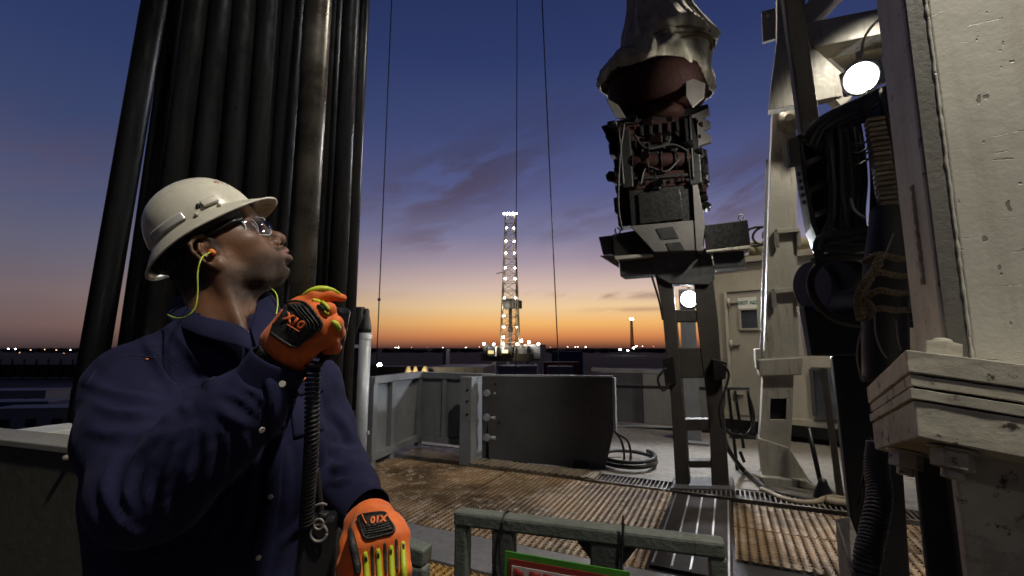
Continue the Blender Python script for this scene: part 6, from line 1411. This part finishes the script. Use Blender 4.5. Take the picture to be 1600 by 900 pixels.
# left glove, hanging by the rail
def lg(g):
    W1 = A3(580, 815, .775); g.cap(A3(566, 812, .785), A3(595, 808, .785), .022, .022, .02)
    KX = [(565, 850), (586, 848), (606, 844), (624, 838)]; TX = [(566, 905), (590, 908), (612, 904), (630, 890)]; T2 = [(568, 950), (594, 955), (616, 950), (632, 925)]; T3 = [(572, 985), (596, 992), (616, 985), (630, 955)]
    for i in range(4):
        k_ = A3(*KX[i], .705 + .004 * i); g.cap(W1, k_, .025, .0165, .016)
        g.chain([k_, A3(*TX[i], .69), A3(*T2[i], .71), A3(*T3[i], .74)], [.0135, .0118, .0108, .0088], .004)
    g.ell(A3(592, 835, .735), (.038, .028, .034), .02)
    g.chain([A3(556, 820, .775), A3(547, 850, .76), A3(541, 885, .745), A3(545, 915, .735)], [.020, .015, .013, .011], .010)
GLv, GLS = glove('glove', lg, ((-.34, .62, .86), (-.08, .86, 1.22)))
GLv['label'] = 'lowered orange glove with lime finger stripes and a black padded back reading X10'
pd2 = patch(GLS, [(561, 810), (598, 802), (616, 829), (572, 842)], .0018, .0025, 'back_pad', M['gblack'], GLv, 20, 14, .12)
p = GLS.pts([(561, 810), (570, 806), (598, 803), (606, 812), (616, 830), (594, 838), (573, 842), (566, 830), (561, 810)], .003, 8); mb = MB(); mb.tube(p, .0018, 8); mb.build('pad_rim', M['gblack'], pd2)
for k in range(4):
    p = GLS.pts([(572 + k * .3, 826 + k * 3.6), (592, 822 + k * 3.6), (608 + k * 1.6, 817 + k * 3.8)], .0042, 8)
    if len(p) > 2: mb = MB(); mb.tube(p, .0010, 6); mb.build('pad_rib', M['gblack'], pd2)
draped_text(GLS, 'X10', 14, (592, 814), (-1, .12), (-.1, 1), .0050, M['orange'], pd2, .001)
p = GLS.pts([(568, 808), (571, 815), (574, 822)], .005, 4); mb = MB(); mb.tube(p, .0011, 6); mb.build('underline', M['orange'], pd2)
for i, (x, y) in enumerate(((571, 862), (591, 857), (611, 852), (629, 846))):
    bead(GLS, [(x, y), (x + 1, y + 22), (x + 2.5, y + 50), (x + 3, y + 75)], .0042, .0012, M['gyellow'], GLv, 'finger_guard')
    bead(GLS, [(x, y + 5), (x + .5, y + 9), (x + .8, y + 14)], .0016, .0052, M['gblack'], GLv, 'guard_slot')
for x, y in ((581, 852), (601, 848), (619, 842)): bead(GLS, [(x, y), (x + 1, y + 20), (x + 2, y + 52)], .0030, -.001, M['gblack'], GLv, 'finger_gap_shade')  # black beads paint the shade in the gaps of the hand
bead(GLS, [(548, 828), (552, 850), (558, 880), (560, 898)], .006, .0008, M['gblack'], GLv, 'finger_gap_shade')
c_ = spline([A3(538, 845, .75), A3(534, 870, .745), A3(536, 900, .735)], 8); mb = MB(); mb.tube(c_, .0022, 8); mb.build('finger_guard', M['gyellow'], GLv)
# ================================================================== RADIO MICROPHONE ON A COILED CORD, RADIO
rm = empty('speaker_microphone', at(510, 540, .72), 'black hand microphone on a coiled cord, held in the raised glove', 'microphone')
mb = MB(); ax1 = (at(522, 478, .74) - at(506, 556, .735)).normalized(); mb.box(at(516, 520, .745), (.050, .032, .085), (ax1.cross(V), V, ax1)); mb.build('case', M['blackm'], rm, .008)
mb = MB(); mb.tube(spline([at(512, 556, .735), at(505, 562, .728), at(498, 572, .72), at(492, 580, .715)], 6), .0045, 10); mb.build('strain_relief', M['black'], rm)
axis = spline([at(492, 566, .705), at(489, 585, .705), at(488, 620, .71), at(487, 680, .72), at(484, 740, .74), at(480, 800, .76), at(478, 822, .765)], 20); hp = []; L_ = 0
for i in range((len(axis) - 1) * 8):
    j = i // 8; f = (i % 8) / 8; p = axis[j].lerp(axis[j + 1], f); tn = (axis[j + 1] - axis[j]).normalized(); 
    L_ += (axis[j + 1] - axis[j]).length / 8; ph = L_ / (.0070 if j > 14 else .0095) * 2 * math.pi; e = V.cross(tn).normalized(); g_ = tn.cross(e); rr_ = .0088 + (.002 * math.sin(j * .9) if j < 22 else 0); hp.append(p + (e * math.cos(ph) + g_ * math.sin(ph)) * rr_)
mb = MB(); mb.tube(hp, .0027, 6); mb.build('coiled_cord', M['black'], rm)
rd = empty('radio', at(497, 850, .80), 'black two-way radio in a holster with a stub antenna at the hip of the shirt', 'radio')
mb = MB(); mb.box(at(497, 868, .80), (.058, .04, .13), (Vector((1, .2, 0)), Vector((-.2, 1, 0)), Z)); mb.build('case', M['blackm'], rd, .008)
mb = MB(); mb.tube(spline([at(495, 732, .80), at(499, 765, .80), at(503, 810, .80)]), .0048, 10); mb.build('antenna', M['black'], rd)
mb = MB(); mb.cyl(at(506, 812, .79), at(506, 800, .79), .008, 14); mb.build('knob', M['black'], rd)
mb = MB(); mb.tube(spline([at(486, 800, .775), at(492, 791, .77), at(503, 787, .77), at(510, 789, .775)]), .0022, 8); mb.build('wire_clip', M['rub'], rd)
mb = MB(); c0_ = at(499, 832, .775); mb.tube([c0_ + Vector((math.cos(a) * .013, -.002, math.sin(a) * .013)) for a in [i * math.pi / 10 for i in range(21)]], .0022, 8); mb.tube([c0_ + Vector((math.cos(a) * .008, -.004, .014 + math.sin(a) * .008)) for a in [i * math.pi / 10 for i in range(21)]], .0018, 8); mb.build('ring', M['rub'], rd)
